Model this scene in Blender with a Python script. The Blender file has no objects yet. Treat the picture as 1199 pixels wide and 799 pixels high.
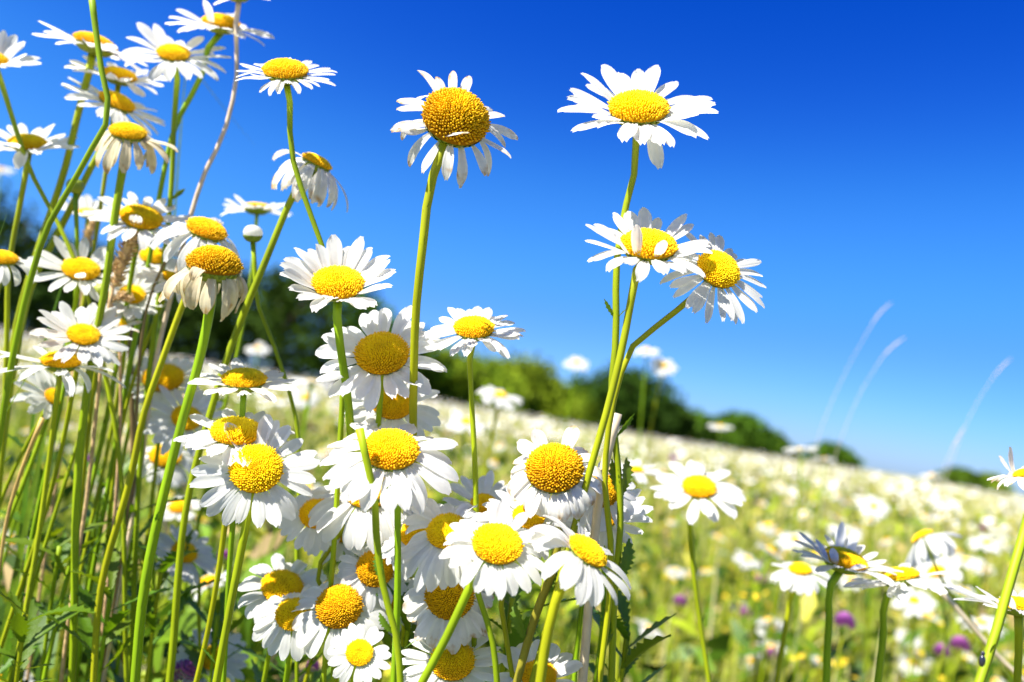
import bpy, math, random
import numpy as np
from mathutils import Vector, Matrix, Quaternion

R = math.radians
rng = random.Random(11)
nr = np.random.default_rng(5)
SC = bpy.context.scene
COL = SC.collection

# ------------------------------------------------------------------ camera
CAM_H, PITCH, ROLL = 0.55, R(4.9), R(9.4)
LENS, SENSOR = 28.0, 36.0
FPX = LENS / SENSOR * 1199.0            # focal length in photograph pixels
CAMP = Vector((0, 0, CAM_H))
FW = Vector((0, math.cos(PITCH), math.sin(PITCH)))
_R0, _U0 = Vector((1, 0, 0)), Vector((0, -math.sin(PITCH), math.cos(PITCH)))
RT = _R0 * math.cos(ROLL) + _U0 * math.sin(ROLL)
UP = _U0 * math.cos(ROLL) - _R0 * math.sin(ROLL)
cam_d = bpy.data.cameras.new('camera')
cam = bpy.data.objects.new('camera', cam_d)
COL.objects.link(cam)
cam.matrix_world = Matrix(((RT.x, UP.x, -FW.x, 0), (RT.y, UP.y, -FW.y, 0), (RT.z, UP.z, -FW.z, CAM_H), (0, 0, 0, 1)))
cam_d.lens, cam_d.sensor_width = LENS, SENSOR
cam_d.clip_start, cam_d.clip_end = 0.02, 3000
cam_d.dof.use_dof = True
cam_d.dof.focus_distance = 0.325
cam_d.dof.aperture_fstop = 6.2
SC.camera = cam

# ------------------------------------------------------------------ light
SUN = Vector((-0.53, -0.36, 0.77)).normalized()
w = bpy.data.worlds.new('World'); SC.world = w; w.use_nodes = True
nt = w.node_tree; nt.nodes.clear()
sky = nt.nodes.new('ShaderNodeTexSky'); sky.sky_type = 'NISHITA'; sky.sun_disc = False
sky.sun_elevation = math.asin(SUN.z); sky.sun_rotation = math.atan2(SUN.x, SUN.y)
sky.air_density = 1.0; sky.dust_density = 0.3; sky.ozone_density = 1.6
EXPO = 1.5
hs = nt.nodes.new('ShaderNodeHueSaturation'); hs.inputs['Saturation'].default_value = 1.25
def sky_mul(col, src):
    m = nt.nodes.new('ShaderNodeMix'); m.data_type = 'RGBA'; m.blend_type = 'MULTIPLY'; m.inputs['Factor'].default_value = 1
    nt.links.new(src, m.inputs[6]); m.inputs[7].default_value = (*col, 1)
    return m.outputs[2]
rc = nt.nodes.new('ShaderNodeRGBCurve')           # contrast of a polarised, deep blue summer sky
for ch, pts in enumerate([[(0, 0), (.09, .002), (.2, .028), (.433, .066), (.8, .132), (1, .18)],
                          [(0, 0), (.235, .046), (.40, .142), (.55, .195), (.75, .228), (.95, .285), (1, .30)],
                          [(0, 0), (.5, .32), (.73, .48), (1, .62)]]):
    c = rc.mapping.curves[ch]
    c.points[0].location = pts[0]; c.points[1].location = pts[-1]
    for p in pts[1:-1]: c.points.new(*p)
rc.mapping.update()
bg = nt.nodes.new('ShaderNodeBackground'); bg.inputs['Strength'].default_value = 0.12
wo = nt.nodes.new('ShaderNodeOutputWorld')
nt.links.new(sky.outputs[0], hs.inputs['Color'])
nt.links.new(sky_mul((.1524, .1524, .1524), hs.outputs[0]), rc.inputs['Color'])
_k = 1 / (0.12 * 2 ** EXPO)
nt.links.new(sky_mul((2 * _k, 2 * _k, 2 * _k), rc.outputs[0]), bg.inputs['Color'])
nt.links.new(bg.outputs[0], wo.inputs['Surface'])
sl = bpy.data.lights.new('sun', 'SUN'); sl.energy = 4.6; sl.angle = R(0.53); sl.color = (1.0, 0.95, 0.86)
so = bpy.data.objects.new('sun', sl); COL.objects.link(so)
so.rotation_mode = 'QUATERNION'; so.rotation_quaternion = SUN.to_track_quat('Z', 'Y')
so.location = (-3, -2, 4)
SC.view_settings.view_transform = 'Standard'; SC.view_settings.look = 'None'
SC.view_settings.gamma = 1; SC.view_settings.use_curve_mapping = False
SC.view_settings.exposure = EXPO


def P(px, py, d):
    """world point seen at photograph pixel (px, py), d metres along the optical axis"""
    return CAMP + (FW + RT * ((px - 599.5) / FPX) + UP * ((399.5 - py) / FPX)) * d


def camvec(n, px=599.5, py=399.5):
    """direction given as (right, up, towards the viewer) at a pixel of the photograph"""
    b = (CAMP - P(px, py, 1)).normalized()
    r = (RT - b * RT.dot(b)).normalized(); u = b.cross(r)
    return (r * n[0] + u * n[1] + b * n[2]).normalized()


# ------------------------------------------------------------------ materials
MATS = {}


def new_mat(name):
    m = bpy.data.materials.new(name); m.use_nodes = True
    nt = m.node_tree; nt.nodes.clear()
    out = nt.nodes.new('ShaderNodeOutputMaterial')
    MATS[name] = m
    return m, nt, out


def leafy(name, col, var=0.25, trans=0.3, rough=0.5, attr=None, scale=60.0, tcol=None, spec=0.35, bump=0.0, hue=0.03, tip=None, radial=None):
    """diffuse + translucent plant surface with noise, and a little variation from thing to thing"""
    m, nt, out = new_mat(name)
    N = nt.nodes.new; L = nt.links.new
    if attr:
        a = N('ShaderNodeAttribute'); a.attribute_name = attr; src = a.outputs['Color']
    else:
        c = N('ShaderNodeRGB'); c.outputs[0].default_value = (*col, 1); src = c.outputs[0]
    tc = N('ShaderNodeTexCoord')
    nz = N('ShaderNodeTexNoise'); nz.inputs['Scale'].default_value = scale; nz.inputs['Detail'].default_value = 3
    L(tc.outputs['Object'], nz.inputs['Vector'])
    mr = N('ShaderNodeMapRange'); mr.inputs['From Min'].default_value = 0.3; mr.inputs['From Max'].default_value = 0.7
    mr.inputs['To Min'].default_value = 1 - var; mr.inputs['To Max'].default_value = 1 + var
    L(nz.outputs['Fac'], mr.inputs['Value'])
    if radial:
        ln = N('ShaderNodeVectorMath'); ln.operation = 'LENGTH'
        fl = N('ShaderNodeVectorMath'); fl.operation = 'MULTIPLY'; fl.inputs[1].default_value = (1, 1, 0)
        L(tc.outputs['Object'], fl.inputs[0]); L(fl.outputs[0], ln.inputs[0])
        cr = N('ShaderNodeValToRGB'); L(ln.outputs['Value'], cr.inputs['Fac'])
        cr.color_ramp.elements[0].position = 0.05; cr.color_ramp.elements[0].color = (*radial[0], 1)
        cr.color_ramp.elements[1].position = 0.97; cr.color_ramp.elements[1].color = (*radial[2], 1)
        e = cr.color_ramp.elements.new(0.45); e.color = (*radial[1], 1)
        src = cr.outputs[0]
    oi = N('ShaderNodeObjectInfo')
    mr2 = N('ShaderNodeMapRange'); mr2.inputs['To Min'].default_value = 0.5 - hue; mr2.inputs['To Max'].default_value = 0.5 + hue
    L(oi.outputs['Random'], mr2.inputs['Value'])
    h = N('ShaderNodeHueSaturation')
    L(mr2.outputs[0], h.inputs['Hue']); L(mr.outputs[0], h.inputs['Value']); L(src, h.inputs['Color'])
    colr = h.outputs[0]
    if tip:                                   # withered tips: brownish blotches growing towards the petal's end
        ta = N('ShaderNodeAttribute'); ta.attribute_name = 'tip'
        n2 = N('ShaderNodeTexNoise'); n2.inputs['Scale'].default_value = 260
        L(tc.outputs['Object'], n2.inputs['Vector'])
        ad = N('ShaderNodeMath'); ad.operation = 'MULTIPLY'; L(ta.outputs['Fac'], ad.inputs[0]); L(n2.outputs['Fac'], ad.inputs[1])
        rp = N('ShaderNodeMapRange'); rp.inputs['From Min'].default_value = 0.40; rp.inputs['From Max'].default_value = 0.62
        L(ad.outputs[0], rp.inputs['Value'])
        mx = N('ShaderNodeMix'); mx.data_type = 'RGBA'
        L(rp.outputs[0], mx.inputs['Factor']); L(colr, mx.inputs[6]); mx.inputs[7].default_value = (*tip, 1)
        colr = mx.outputs[2]
    pb = N('ShaderNodeBsdfPrincipled'); pb.inputs['Roughness'].default_value = rough
    pb.inputs['Specular IOR Level'].default_value = spec
    L(colr, pb.inputs['Base Color'])
    if bump:
        b = N('ShaderNodeBump'); b.inputs['Strength'].default_value = bump; b.inputs['Distance'].default_value = 0.0005
        L(nz.outputs['Fac'], b.inputs['Height']); L(b.outputs[0], pb.inputs['Normal'])
    if trans:
        tr = N('ShaderNodeBsdfTranslucent')
        if tcol:
            mm = N('ShaderNodeMix'); mm.data_type = 'RGBA'; mm.blend_type = 'MULTIPLY'; mm.inputs['Factor'].default_value = 1
            L(colr, mm.inputs[6]); mm.inputs[7].default_value = (*tcol, 1); L(mm.outputs[2], tr.inputs['Color'])
        else:
            L(colr, tr.inputs['Color'])
        ms = N('ShaderNodeMixShader'); ms.inputs[0].default_value = trans
        L(pb.outputs[0], ms.inputs[1]); L(tr.outputs[0], ms.inputs[2]); L(ms.outputs[0], out.inputs['Surface'])
    else:
        L(pb.outputs[0], out.inputs['Surface'])
    return m


leafy('petal', (0.83, 0.83, 0.81), var=0.04, trans=0.6, tcol=(1.0, .99, .93), rough=0.55, scale=300, hue=0.0, spec=0.25)
leafy('petal_old', (0.80, 0.78, 0.71), var=0.08, trans=0.40, rough=0.6, scale=220, hue=0.005, spec=0.2, tip=(0.55, 0.36, 0.16))
leafy('petal_cream', (0.70, 0.62, 0.42), var=0.15, trans=0.4, rough=0.65, scale=200, hue=0.01, spec=0.2, tip=(0.50, 0.32, 0.12))
leafy('floret', (1.0, 0.70, 0.003), var=0.12, trans=0.0, rough=0.6, scale=9, hue=0.008, spec=0.2, radial=((.88, .62, .006), (1.0, .72, .003), (.92, .55, .003)))
leafy('floret_ripe', (0.9, 0.5, 0.003), var=0.18, trans=0.0, rough=0.65, scale=7, hue=0.006, spec=0.15, radial=((.90, .58, .004), (.85, .50, .003), (.62, .33, .003)))
leafy('floret_bed_ripe', (0.30, 0.13, 0.003), var=0.2, trans=0.0, rough=0.8, scale=300, hue=0.0, spec=0.1)
leafy('floret_bed', (0.62, 0.30, 0.003), var=0.2, trans=0.0, rough=0.8, scale=300, hue=0.0, spec=0.1)
leafy('stem', (0.25, 0.32, 0.006), var=0.25, trans=0.0, rough=0.5, scale=22, hue=0.035, spec=0.2, bump=0.25)
leafy('stem_ruddy', (0.23, 0.20, 0.02), var=0.4, trans=0.0, rough=0.5, scale=20, hue=0.03, spec=0.2, bump=0.25)
leafy('stem_brown', (0.17, 0.11, 0.045), var=0.3, trans=0.0, rough=0.6, scale=90, hue=0.02)
leafy('stem_ochre', (0.50, 0.36, 0.10), var=0.3, trans=0.0, rough=0.6, scale=90, hue=0.02)
leafy('stem_pale', (0.62, 0.52, 0.34), var=0.2, trans=0.0, rough=0.6, scale=90, hue=0.02)
leafy('calyx', (0.20, 0.26, 0.02), var=0.3, trans=0.0, rough=0.55, scale=250, hue=0.015)
leafy('leaf', (0.09, 0.17, 0.008), var=0.3, trans=0.35, rough=0.42, scale=120, hue=0.02, tcol=(1.9, 1.6, 0.4), bump=0.3)
leafy('grass', (0, 0, 0), var=0.15, trans=0.35, rough=0.5, attr='tint', scale=8, hue=0.0)
leafy('bloom', (0, 0, 0), var=0.05, trans=0.15, rough=0.6, attr='tint', scale=8, hue=0.0)
leafy('dry', (0.58, 0.40, 0.20), var=0.35, trans=0.15, rough=0.8, scale=300, hue=0.015)
leafy('pinkgrass', (0.66, 0.54, 0.50), var=0.25, trans=0.3, rough=0.8, scale=200, hue=0.01)
leafy('clover', (0.42, 0.12, 0.36), var=0.3, trans=0.25, rough=0.6, scale=300, hue=0.02)
leafy('foliage', (0.0, 0.0, 0.0), var=0.1, trans=0.25, rough=0.8, spec=0.1, attr='tint', scale=2, hue=0.012)
leafy('bark', (0.10, 0.075, 0.05), var=0.4, trans=0.0, rough=0.9, scale=6)
leafy('beetle', (0.015, 0.018, 0.03), var=0.2, trans=0.0, rough=0.2, spec=0.6)


def ground_mat():
    m, nt, out = new_mat('meadow_ground')
    N = nt.nodes.new; L = nt.links.new
    tc = N('ShaderNodeTexCoord')
    n1 = N('ShaderNodeTexNoise'); n1.inputs['Scale'].default_value = 0.9; n1.inputs['Detail'].default_value = 8
    n2 = N('ShaderNodeTexNoise'); n2.inputs['Scale'].default_value = 14; n2.inputs['Detail'].default_value = 6
    L(tc.outputs['Object'], n1.inputs['Vector']); L(tc.outputs['Object'], n2.inputs['Vector'])
    cr = N('ShaderNodeValToRGB')
    cr.color_ramp.elements[0].position = 0.3; cr.color_ramp.elements[0].color = (0.06, 0.08, 0.012, 1)
    cr.color_ramp.elements[1].position = 0.7; cr.color_ramp.elements[1].color = (0.26, 0.24, 0.07, 1)
    ad = N('ShaderNodeMath'); ad.operation = 'ADD'; L(n1.outputs['Fac'], ad.inputs[0])
    ml = N('ShaderNodeMath'); ml.operation = 'MULTIPLY_ADD'; L(n2.outputs['Fac'], ml.inputs[0]); ml.inputs[1].default_value = 0.5; ml.inputs[2].default_value = -0.25
    L(ml.outputs[0], ad.inputs[1]); L(ad.outputs[0], cr.inputs['Fac'])
    pb = N('ShaderNodeBsdfPrincipled'); pb.inputs['Roughness'].default_value = 0.95
    L(cr.outputs[0], pb.inputs['Base Color']); L(pb.outputs[0], out.inputs['Surface'])


ground_mat()


# ------------------------------------------------------------------ mesh helpers
class MB:
    """collects vertices and faces (numpy blocks), then links them as ONE mesh object"""
    def __init__(s):
        s.v = []; s.f = []; s.n = 0; s.mi = []; s.tint = []; s.tip = []

    def add(s, verts, faces, mi=0, tint=None, tip=None):
        verts = np.asarray(verts, dtype=np.float64).reshape(-1, 3)
        s.v.append(verts)
        o = s.n
        for f in faces:
            s.f.append(tuple(int(i) + o for i in f))
        s.mi.extend([mi] * len(faces))
        s.n += len(verts)
        if tint is not None:
            t = np.asarray(tint, dtype=np.float32)
            s.tint.append(np.broadcast_to(t, (len(verts), 3)) if t.ndim == 1 else t)
        if tip is not None:
            s.tip.append(np.asarray(tip, dtype=np.float32))

    def mesh(s, name, mats, smooth=True):
        me = bpy.data.meshes.new(name)
        V = np.concatenate(s.v) if s.v else np.zeros((0, 3))
        me.from_pydata(V.tolist(), [], s.f)
        for m in mats:
            me.materials.append(MATS[m])
        if len(mats) > 1:
            me.polygons.foreach_set('material_index', s.mi)
        if smooth:
            me.polygons.foreach_set('use_smooth', [True] * len(me.polygons))
        if s.tint:
            T = np.concatenate(s.tint); a = me.color_attributes.new('tint', 'FLOAT_COLOR', 'POINT')
            a.data.foreach_set('color', np.concatenate([T, np.ones((len(T), 1), np.float32)], 1).ravel().astype(np.float32))
        if s.tip:
            a = me.attributes.new('tip', 'FLOAT', 'POINT'); a.data.foreach_set('value', np.concatenate(s.tip))
        me.update()
        return me


def link(name, me, parent=None):
    o = bpy.data.objects.new(name, me); COL.objects.link(o)
    if parent is not None:
        o.parent = parent
    return o


def tag(o, label, cat, group=None, kind=None):
    if label: o['label'] = label
    if cat: o['category'] = cat
    if group: o['group'] = group
    if kind: o['kind'] = kind
    return o


def empty(name, loc):
    o = bpy.data.objects.new(name, None); COL.objects.link(o); o.location = loc
    o.empty_display_size = 0.01
    return o


def vnp(v):
    return np.array((v.x, v.y, v.z))


def catmull(pts, n):
    """smooth curve through pts (chord-length Hermite) -> n evenly spread points"""
    p = np.array([vnp(q) if isinstance(q, Vector) else q for q in pts], float)
    t = np.concatenate([[0], np.cumsum(np.linalg.norm(np.diff(p, axis=0), axis=1) + 1e-9)])
    m = np.zeros_like(p); dv = np.diff(p, axis=0) / np.diff(t)[:, None]; h = np.diff(t)
    m[0], m[-1] = dv[0], dv[-1]
    for k in range(1, len(p) - 1):
        m[k] = (dv[k - 1] * h[k] + dv[k] * h[k - 1]) / (h[k] + h[k - 1])
    out = []
    for x in np.linspace(0, t[-1], n):
        k = min(int(np.searchsorted(t, x, 'right')) - 1, len(p) - 2); u = (x - t[k]) / h[k]
        out.append((2 * u ** 3 - 3 * u * u + 1) * p[k] + (u ** 3 - 2 * u * u + u) * h[k] * m[k] + (3 * u * u - 2 * u ** 3) * p[k + 1] + (u ** 3 - u * u) * h[k] * m[k + 1])
    return np.array(out)


def tube(mb, pts, rad, sides=10, ridge=0.0, mi=0, tint=None, cap=True):
    pts = np.asarray(pts, float); n = len(pts)
    rad = np.broadcast_to(np.asarray(rad, float), (n,))
    T = np.gradient(pts, axis=0); T /= np.linalg.norm(T, axis=1)[:, None] + 1e-12
    ref = np.array((0.3, 1.0, 0.1)); u = np.cross(T[0], ref); u /= np.linalg.norm(u)
    V = []
    ang = np.arange(sides) * 2 * math.pi / sides
    rr = 1 + ridge * np.where(np.arange(sides) % 2 == 0, 1, -1)
    for i in range(n):
        u = u - T[i] * np.dot(u, T[i]); u /= np.linalg.norm(u); v = np.cross(T[i], u)
        V.append(pts[i] + rad[i] * (np.outer(np.cos(ang) * rr, u) + np.outer(np.sin(ang) * rr, v)))
    V = np.concatenate(V)
    F = [(i * sides + j, i * sides + (j + 1) % sides, (i + 1) * sides + (j + 1) % sides, (i + 1) * sides + j)
         for i in range(n - 1) for j in range(sides)]
    if cap:
        F.append(tuple(range(sides))[::-1]); F.append(tuple((n - 1) * sides + j for j in range(sides)))
    mb.add(V, F, mi, tint)


# ------------------------------------------------------------------ petals
NS, NU = 10, 7
_u = np.linspace(-1, 1, NU)
PF = [(i * NU + j, i * NU + j + 1, (i + 1) * NU + j + 1, (i + 1) * NU + j) for i in range(NS) for j in range(NU - 1)]


def petal_verts(base, rad, nrm, L, W, e, k, g, twist, roll, wav, ns=NS):
    """base point, outward dir, head normal (np). e start angle, k bend, g sag under gravity"""
    side = np.cross(nrm, rad); side /= np.linalg.norm(side)
    t = rad * math.cos(e) + nrm * math.sin(e)
    s = np.linspace(0, 1, ns + 1)
    end = 1 - 0.13 * _u ** 2 - 0.022 * np.cos(_u * math.pi * 3) * (1 - _u ** 2)
    prof = np.interp(s, [0, .12, .3, .55, .78, .92, 1], [.36, .50, .74, .96, 1.0, .90, .72])
    pos = base.copy(); out = []
    P0 = []; Ts = []; Bs = []; Ss = []
    sd = side.copy()
    for i in range(ns + 1):
        b = np.cross(t, sd); b /= np.linalg.norm(b)
        P0.append(pos.copy()); Ts.append(t.copy()); Bs.append(b); Ss.append(sd.copy())
        # bend about the side axis, more towards the tip, plus sag
        a = -k / ns * (0.5 + s[i])
        a += wav * math.sin(s[i] * 5.0) / ns
        t = t * math.cos(a) + b * math.sin(a)
        t = t + np.array((0, 0, -1.0)) * g / ns
        t /= np.linalg.norm(t)
        sd = sd - t * np.dot(sd, t); sd /= np.linalg.norm(sd)
        if twist:
            c_, s_ = math.cos(twist / ns), math.sin(twist / ns)
            sd = sd * c_ + np.cross(t, sd) * s_
        pos = pos + t * (L / ns)
    P0 = np.array(P0); Bs = np.array(Bs); Ss = np.array(Ss)
    q = s[:, None] * end[None, :] * ns
    i0 = np.clip(q.astype(int), 0, ns - 1); fr = (q - i0)[..., None]
    C = P0[i0] * (1 - fr) + P0[i0 + 1] * fr
    S = Ss[i0]; B = Bs[i0]
    hw = (W / 2) * prof[:, None] * _u[None, :]
    curl = W * (roll * (_u ** 2)[None, :] + 0.085 * np.cos(_u * math.pi * 2.5)[None, :]) * prof[:, None]
    V = C + S * hw[..., None] + B * curl[..., None]
    return V.reshape(-1, 3), np.repeat(s, NU)


# ------------------------------------------------------------------ shared flower centres and calyxes
def make_centre(name, h, nf=600, dent=0.0):
    mb = MB()
    def z(r): return h * (1 - r ** 2.2) ** 0.75 - dent * math.exp(-(r / 0.25) ** 2)
    rings = 8; seg = 24; V = [(0, 0, z(0) - 0.05)]; F = []
    for i in range(1, rings + 1):
        r = i / rings * 0.985
        for j in range(seg):
            a = j * 2 * math.pi / seg; V.append((r * math.cos(a), r * math.sin(a), z(r) - 0.05))
    for j in range(seg): F.append((0, 1 + j, 1 + (j + 1) % seg))
    for i in range(rings - 1):
        for j in range(seg):
            a = 1 + i * seg; F.append((a + j, a + seg + j, a + seg + (j + 1) % seg, a + (j + 1) % seg))
    mb.add(V, F, 1)
    ga = math.pi * (3 - math.sqrt(5)); lr = random.Random(3)
    for i in range(nf):
        r = math.sqrt((i + 0.5) / nf) * 0.97; a = i * ga + lr.uniform(-.35, .35) * .05 / max(r, .1)
        r = min(.975, max(.01, r + lr.uniform(-.012, .012)))
        c = np.array((r * math.cos(a), r * math.sin(a), z(r)))
        dz = (z(min(r + .01, .99)) - z(max(r - .01, 0))) / .02
        n = np.array((-dz * math.cos(a), -dz * math.sin(a), 1)); n /= np.linalg.norm(n)
        n = n * 0.8 + np.array((0.12 * math.cos(a), .12 * math.sin(a), .25)); n += np.array([lr.uniform(-.12, .12) for _ in range(3)]); n /= np.linalg.norm(n)
        u = np.cross(n, (0.31, .4, .86)); u /= np.linalg.norm(u); v = np.cross(n, u)
        fr = 0.036 * math.sqrt(max(1, 600 / nf)) * (0.72 + 0.4 * r) * lr.uniform(.75, 1.1)
        fh = (0.045 + 0.065 * r) * lr.uniform(.6, 1.35)
        aa = np.arange(6) * math.pi / 3 + lr.random()
        ring = np.outer(np.cos(aa), u) + np.outer(np.sin(aa), v)
        V = np.vstack([c + ring * fr * .85 - n * .06, c + ring * fr + n * fh * .5, c + ring * fr * .55 + n * fh, [c + n * fh * 1.05]])
        F = []
        for k in range(2):
            for j in range(6): F.append((k * 6 + j, k * 6 + (j + 1) % 6, k * 6 + 6 + (j + 1) % 6, k * 6 + 6 + j))
        for j in range(6): F.append((12 + j, 12 + (j + 1) % 6, 18))
        mb.add(V, F, 0)
    return mb.mesh(name, ['floret_ripe', 'floret_bed_ripe'] if h > .7 else ['floret', 'floret_bed'])


CENTRES = {'flat': make_centre('flower_centre_flat', .30, dent=.06), 'mid': make_centre('flower_centre_mid', .48), 'high': make_centre('flower_centre_high', .78, nf=720)}
CENTRE_LOW = make_centre('flower_centre_small', .42, nf=60)


def make_calyx():
    mb = MB(); seg = 20
    prof = [(.16, -.62), (.3, -.60), (.62, -.5), (.9, -.28), (1.02, -.06), (.98, .0)]
    V = [(r * math.cos(j * 2 * math.pi / seg), r * math.sin(j * 2 * math.pi / seg), z) for r, z in prof for j in range(seg)]
    F = [(i * seg + j, i * seg + (j + 1) % seg, (i + 1) * seg + (j + 1) % seg, (i + 1) * seg + j) for i in range(len(prof) - 1) for j in range(seg)]
    mb.add(V, F)
    for row, (r0, z0, r1, z1, nb) in enumerate([(.35, -.62, .82, -.40, 14), (.62, -.55, 1.0, -.14, 18), (.85, -.38, 1.08, .06, 22)]):
        for k in range(nb):
            a = (k + .5 * row) * 2 * math.pi / nb; w_ = math.pi / nb * 1.1
            q = lambda r, z, da: (r * math.cos(a + da), r * math.sin(a + da), z)
            mb.add([q(r0, z0, -w_), q(r0, z0, w_), q((r0 + r1) / 2 + .03, (z0 + z1) / 2 - .05, w_ * .9), q((r0 + r1) / 2 + .03, (z0 + z1) / 2 - .05, -w_ * .9), q(r1 + .02, z1 - .02, 0)],
                   [(0, 1, 2, 3), (3, 2, 4)])
    return mb.mesh('calyx', ['calyx'])


CALYX = make_calyx()


# ------------------------------------------------------------------ leaves
def leaf_mesh(L, W, lobes=7, bend=0.6, fold=0.25):
    """toothed oxeye leaf in its own frame: grows along +X, upper face +Z"""
    mb = MB(); n = lobes * 2 + 1
    x = 0.0; V = []; ang = 0.0; z = 0.0
    for i in range(n + 1):
        s = i / n
        w_ = W / 2 * (0.28 + 0.72 * math.sin(min(1, s * 1.25) * math.pi * 0.62) ** 1.3) * (1 - max(0, s - .72) / .28 * .85)
        w_ *= (1.18 if i % 2 else 0.72)
        fwd = (L / n) * (.55 if i % 2 else 0)
        for c in (-1, -.5, 0, .5, 1):
            V.append((x + fwd * abs(c), w_ * c, z + abs(c) * w_ * fold))
        ang += bend / n; x += L / n * math.cos(ang); z -= L / n * math.sin(ang) * .8
    F = [(i * 5 + j, i * 5 + j + 1, (i + 1) * 5 + j + 1, (i + 1) * 5 + j) for i in range(n) for j in range(4)]
    mb.add(V, F)
    return mb.mesh('leaf', ['leaf'])


LEAVES = [leaf_mesh(1, .26, 6, .5), leaf_mesh(1, .34, 8, .9), leaf_mesh(1, .2, 5, .2), leaf_mesh(1, .30, 7, -.4)]


def add_leaf(parent, base, d, size, up=None, kind=None):
    """a leaf whose base touches its stem; d = direction it grows in (world)"""
    d = Vector(d).normalized(); z = Vector(up or (0, 0, 1))
    y = z.cross(d)
    if y.length < 1e-3: y = Vector((0, 1, 0)).cross(d)
    y.normalize(); z = d.cross(y)
    o = link('leaf', LEAVES[kind if kind is not None else rng.randrange(4)], parent)
    M = Matrix((d, y, z)).transposed().to_4x4()
    o.matrix_local = Matrix.Translation(Vector(base)) @ M @ Matrix.Diagonal((size, size, size, 1))
    return o


# ------------------------------------------------------------------ one daisy
def stem_mesh(pts, r0, r1, hairs=0, mat='stem', sides=12, ridge=.10, n=56):
    mb = MB(); c = catmull(pts, n)
    q = np.linspace(0, 1, n); amp = .0016 * np.clip(q * 4, 0, 1) * np.clip((1 - q) * 6, 0, 1)
    c[:, 0] += amp * np.sin(q * rng.uniform(9, 17) + rng.random() * 6); c[:, 1] += amp * np.sin(q * rng.uniform(8, 15) + rng.random() * 6)
    rad = np.linspace(r0, r1, n)
    rad[:2] *= (1.25, 1.1)
    rad = rad * (1 + .04 * np.sin(np.linspace(0, 26, n) + rng.random() * 6))
    tube(mb, c, rad, sides, ridge)
    for _ in range(hairs):
        i = rng.randrange(1, n - 26); a = rng.random() * 6.28
        t = c[i + 1] - c[i]; t /= np.linalg.norm(t)
        u = np.cross(t, (.2, .3, .9)); u /= np.linalg.norm(u); v = np.cross(t, u)
        d = u * math.cos(a) + v * math.sin(a)
        p = c[i] + (c[i + 1] - c[i]) * rng.random() + d * rad[i] * .9
        s_ = np.cross(d, t) * 6e-5
        mb.add([p - s_, p + s_, p + d * rng.uniform(.0005, .0011) - t * .0003], [(0, 1, 2)])
    return mb.mesh('stem', [mat]), c, rad


def path_to_ground(pts, lean=None):
    """continue a stem from its last point straight down into the ground"""
    q = pts[-1]
    lx, ly = lean if lean else (rng.uniform(-.03, .03), rng.uniform(-.02, .05))
    if q.z > .02:
        if len(pts) > 1:                      # keep the stem's direction for a while, then straighten
            dr = (q - pts[-2]).normalized(); st = min(.10, q.z * .35)
            q2 = q + (dr * .75 + Vector((0, 0, -.25))) * st
            if q2.z < q.z: pts = pts + [q2]; lx += dr.x * st * .4
        e = pts[-1]
        pts = pts + [Vector((e.x + lx, e.y + ly, 0.0))]
    return pts


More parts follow.
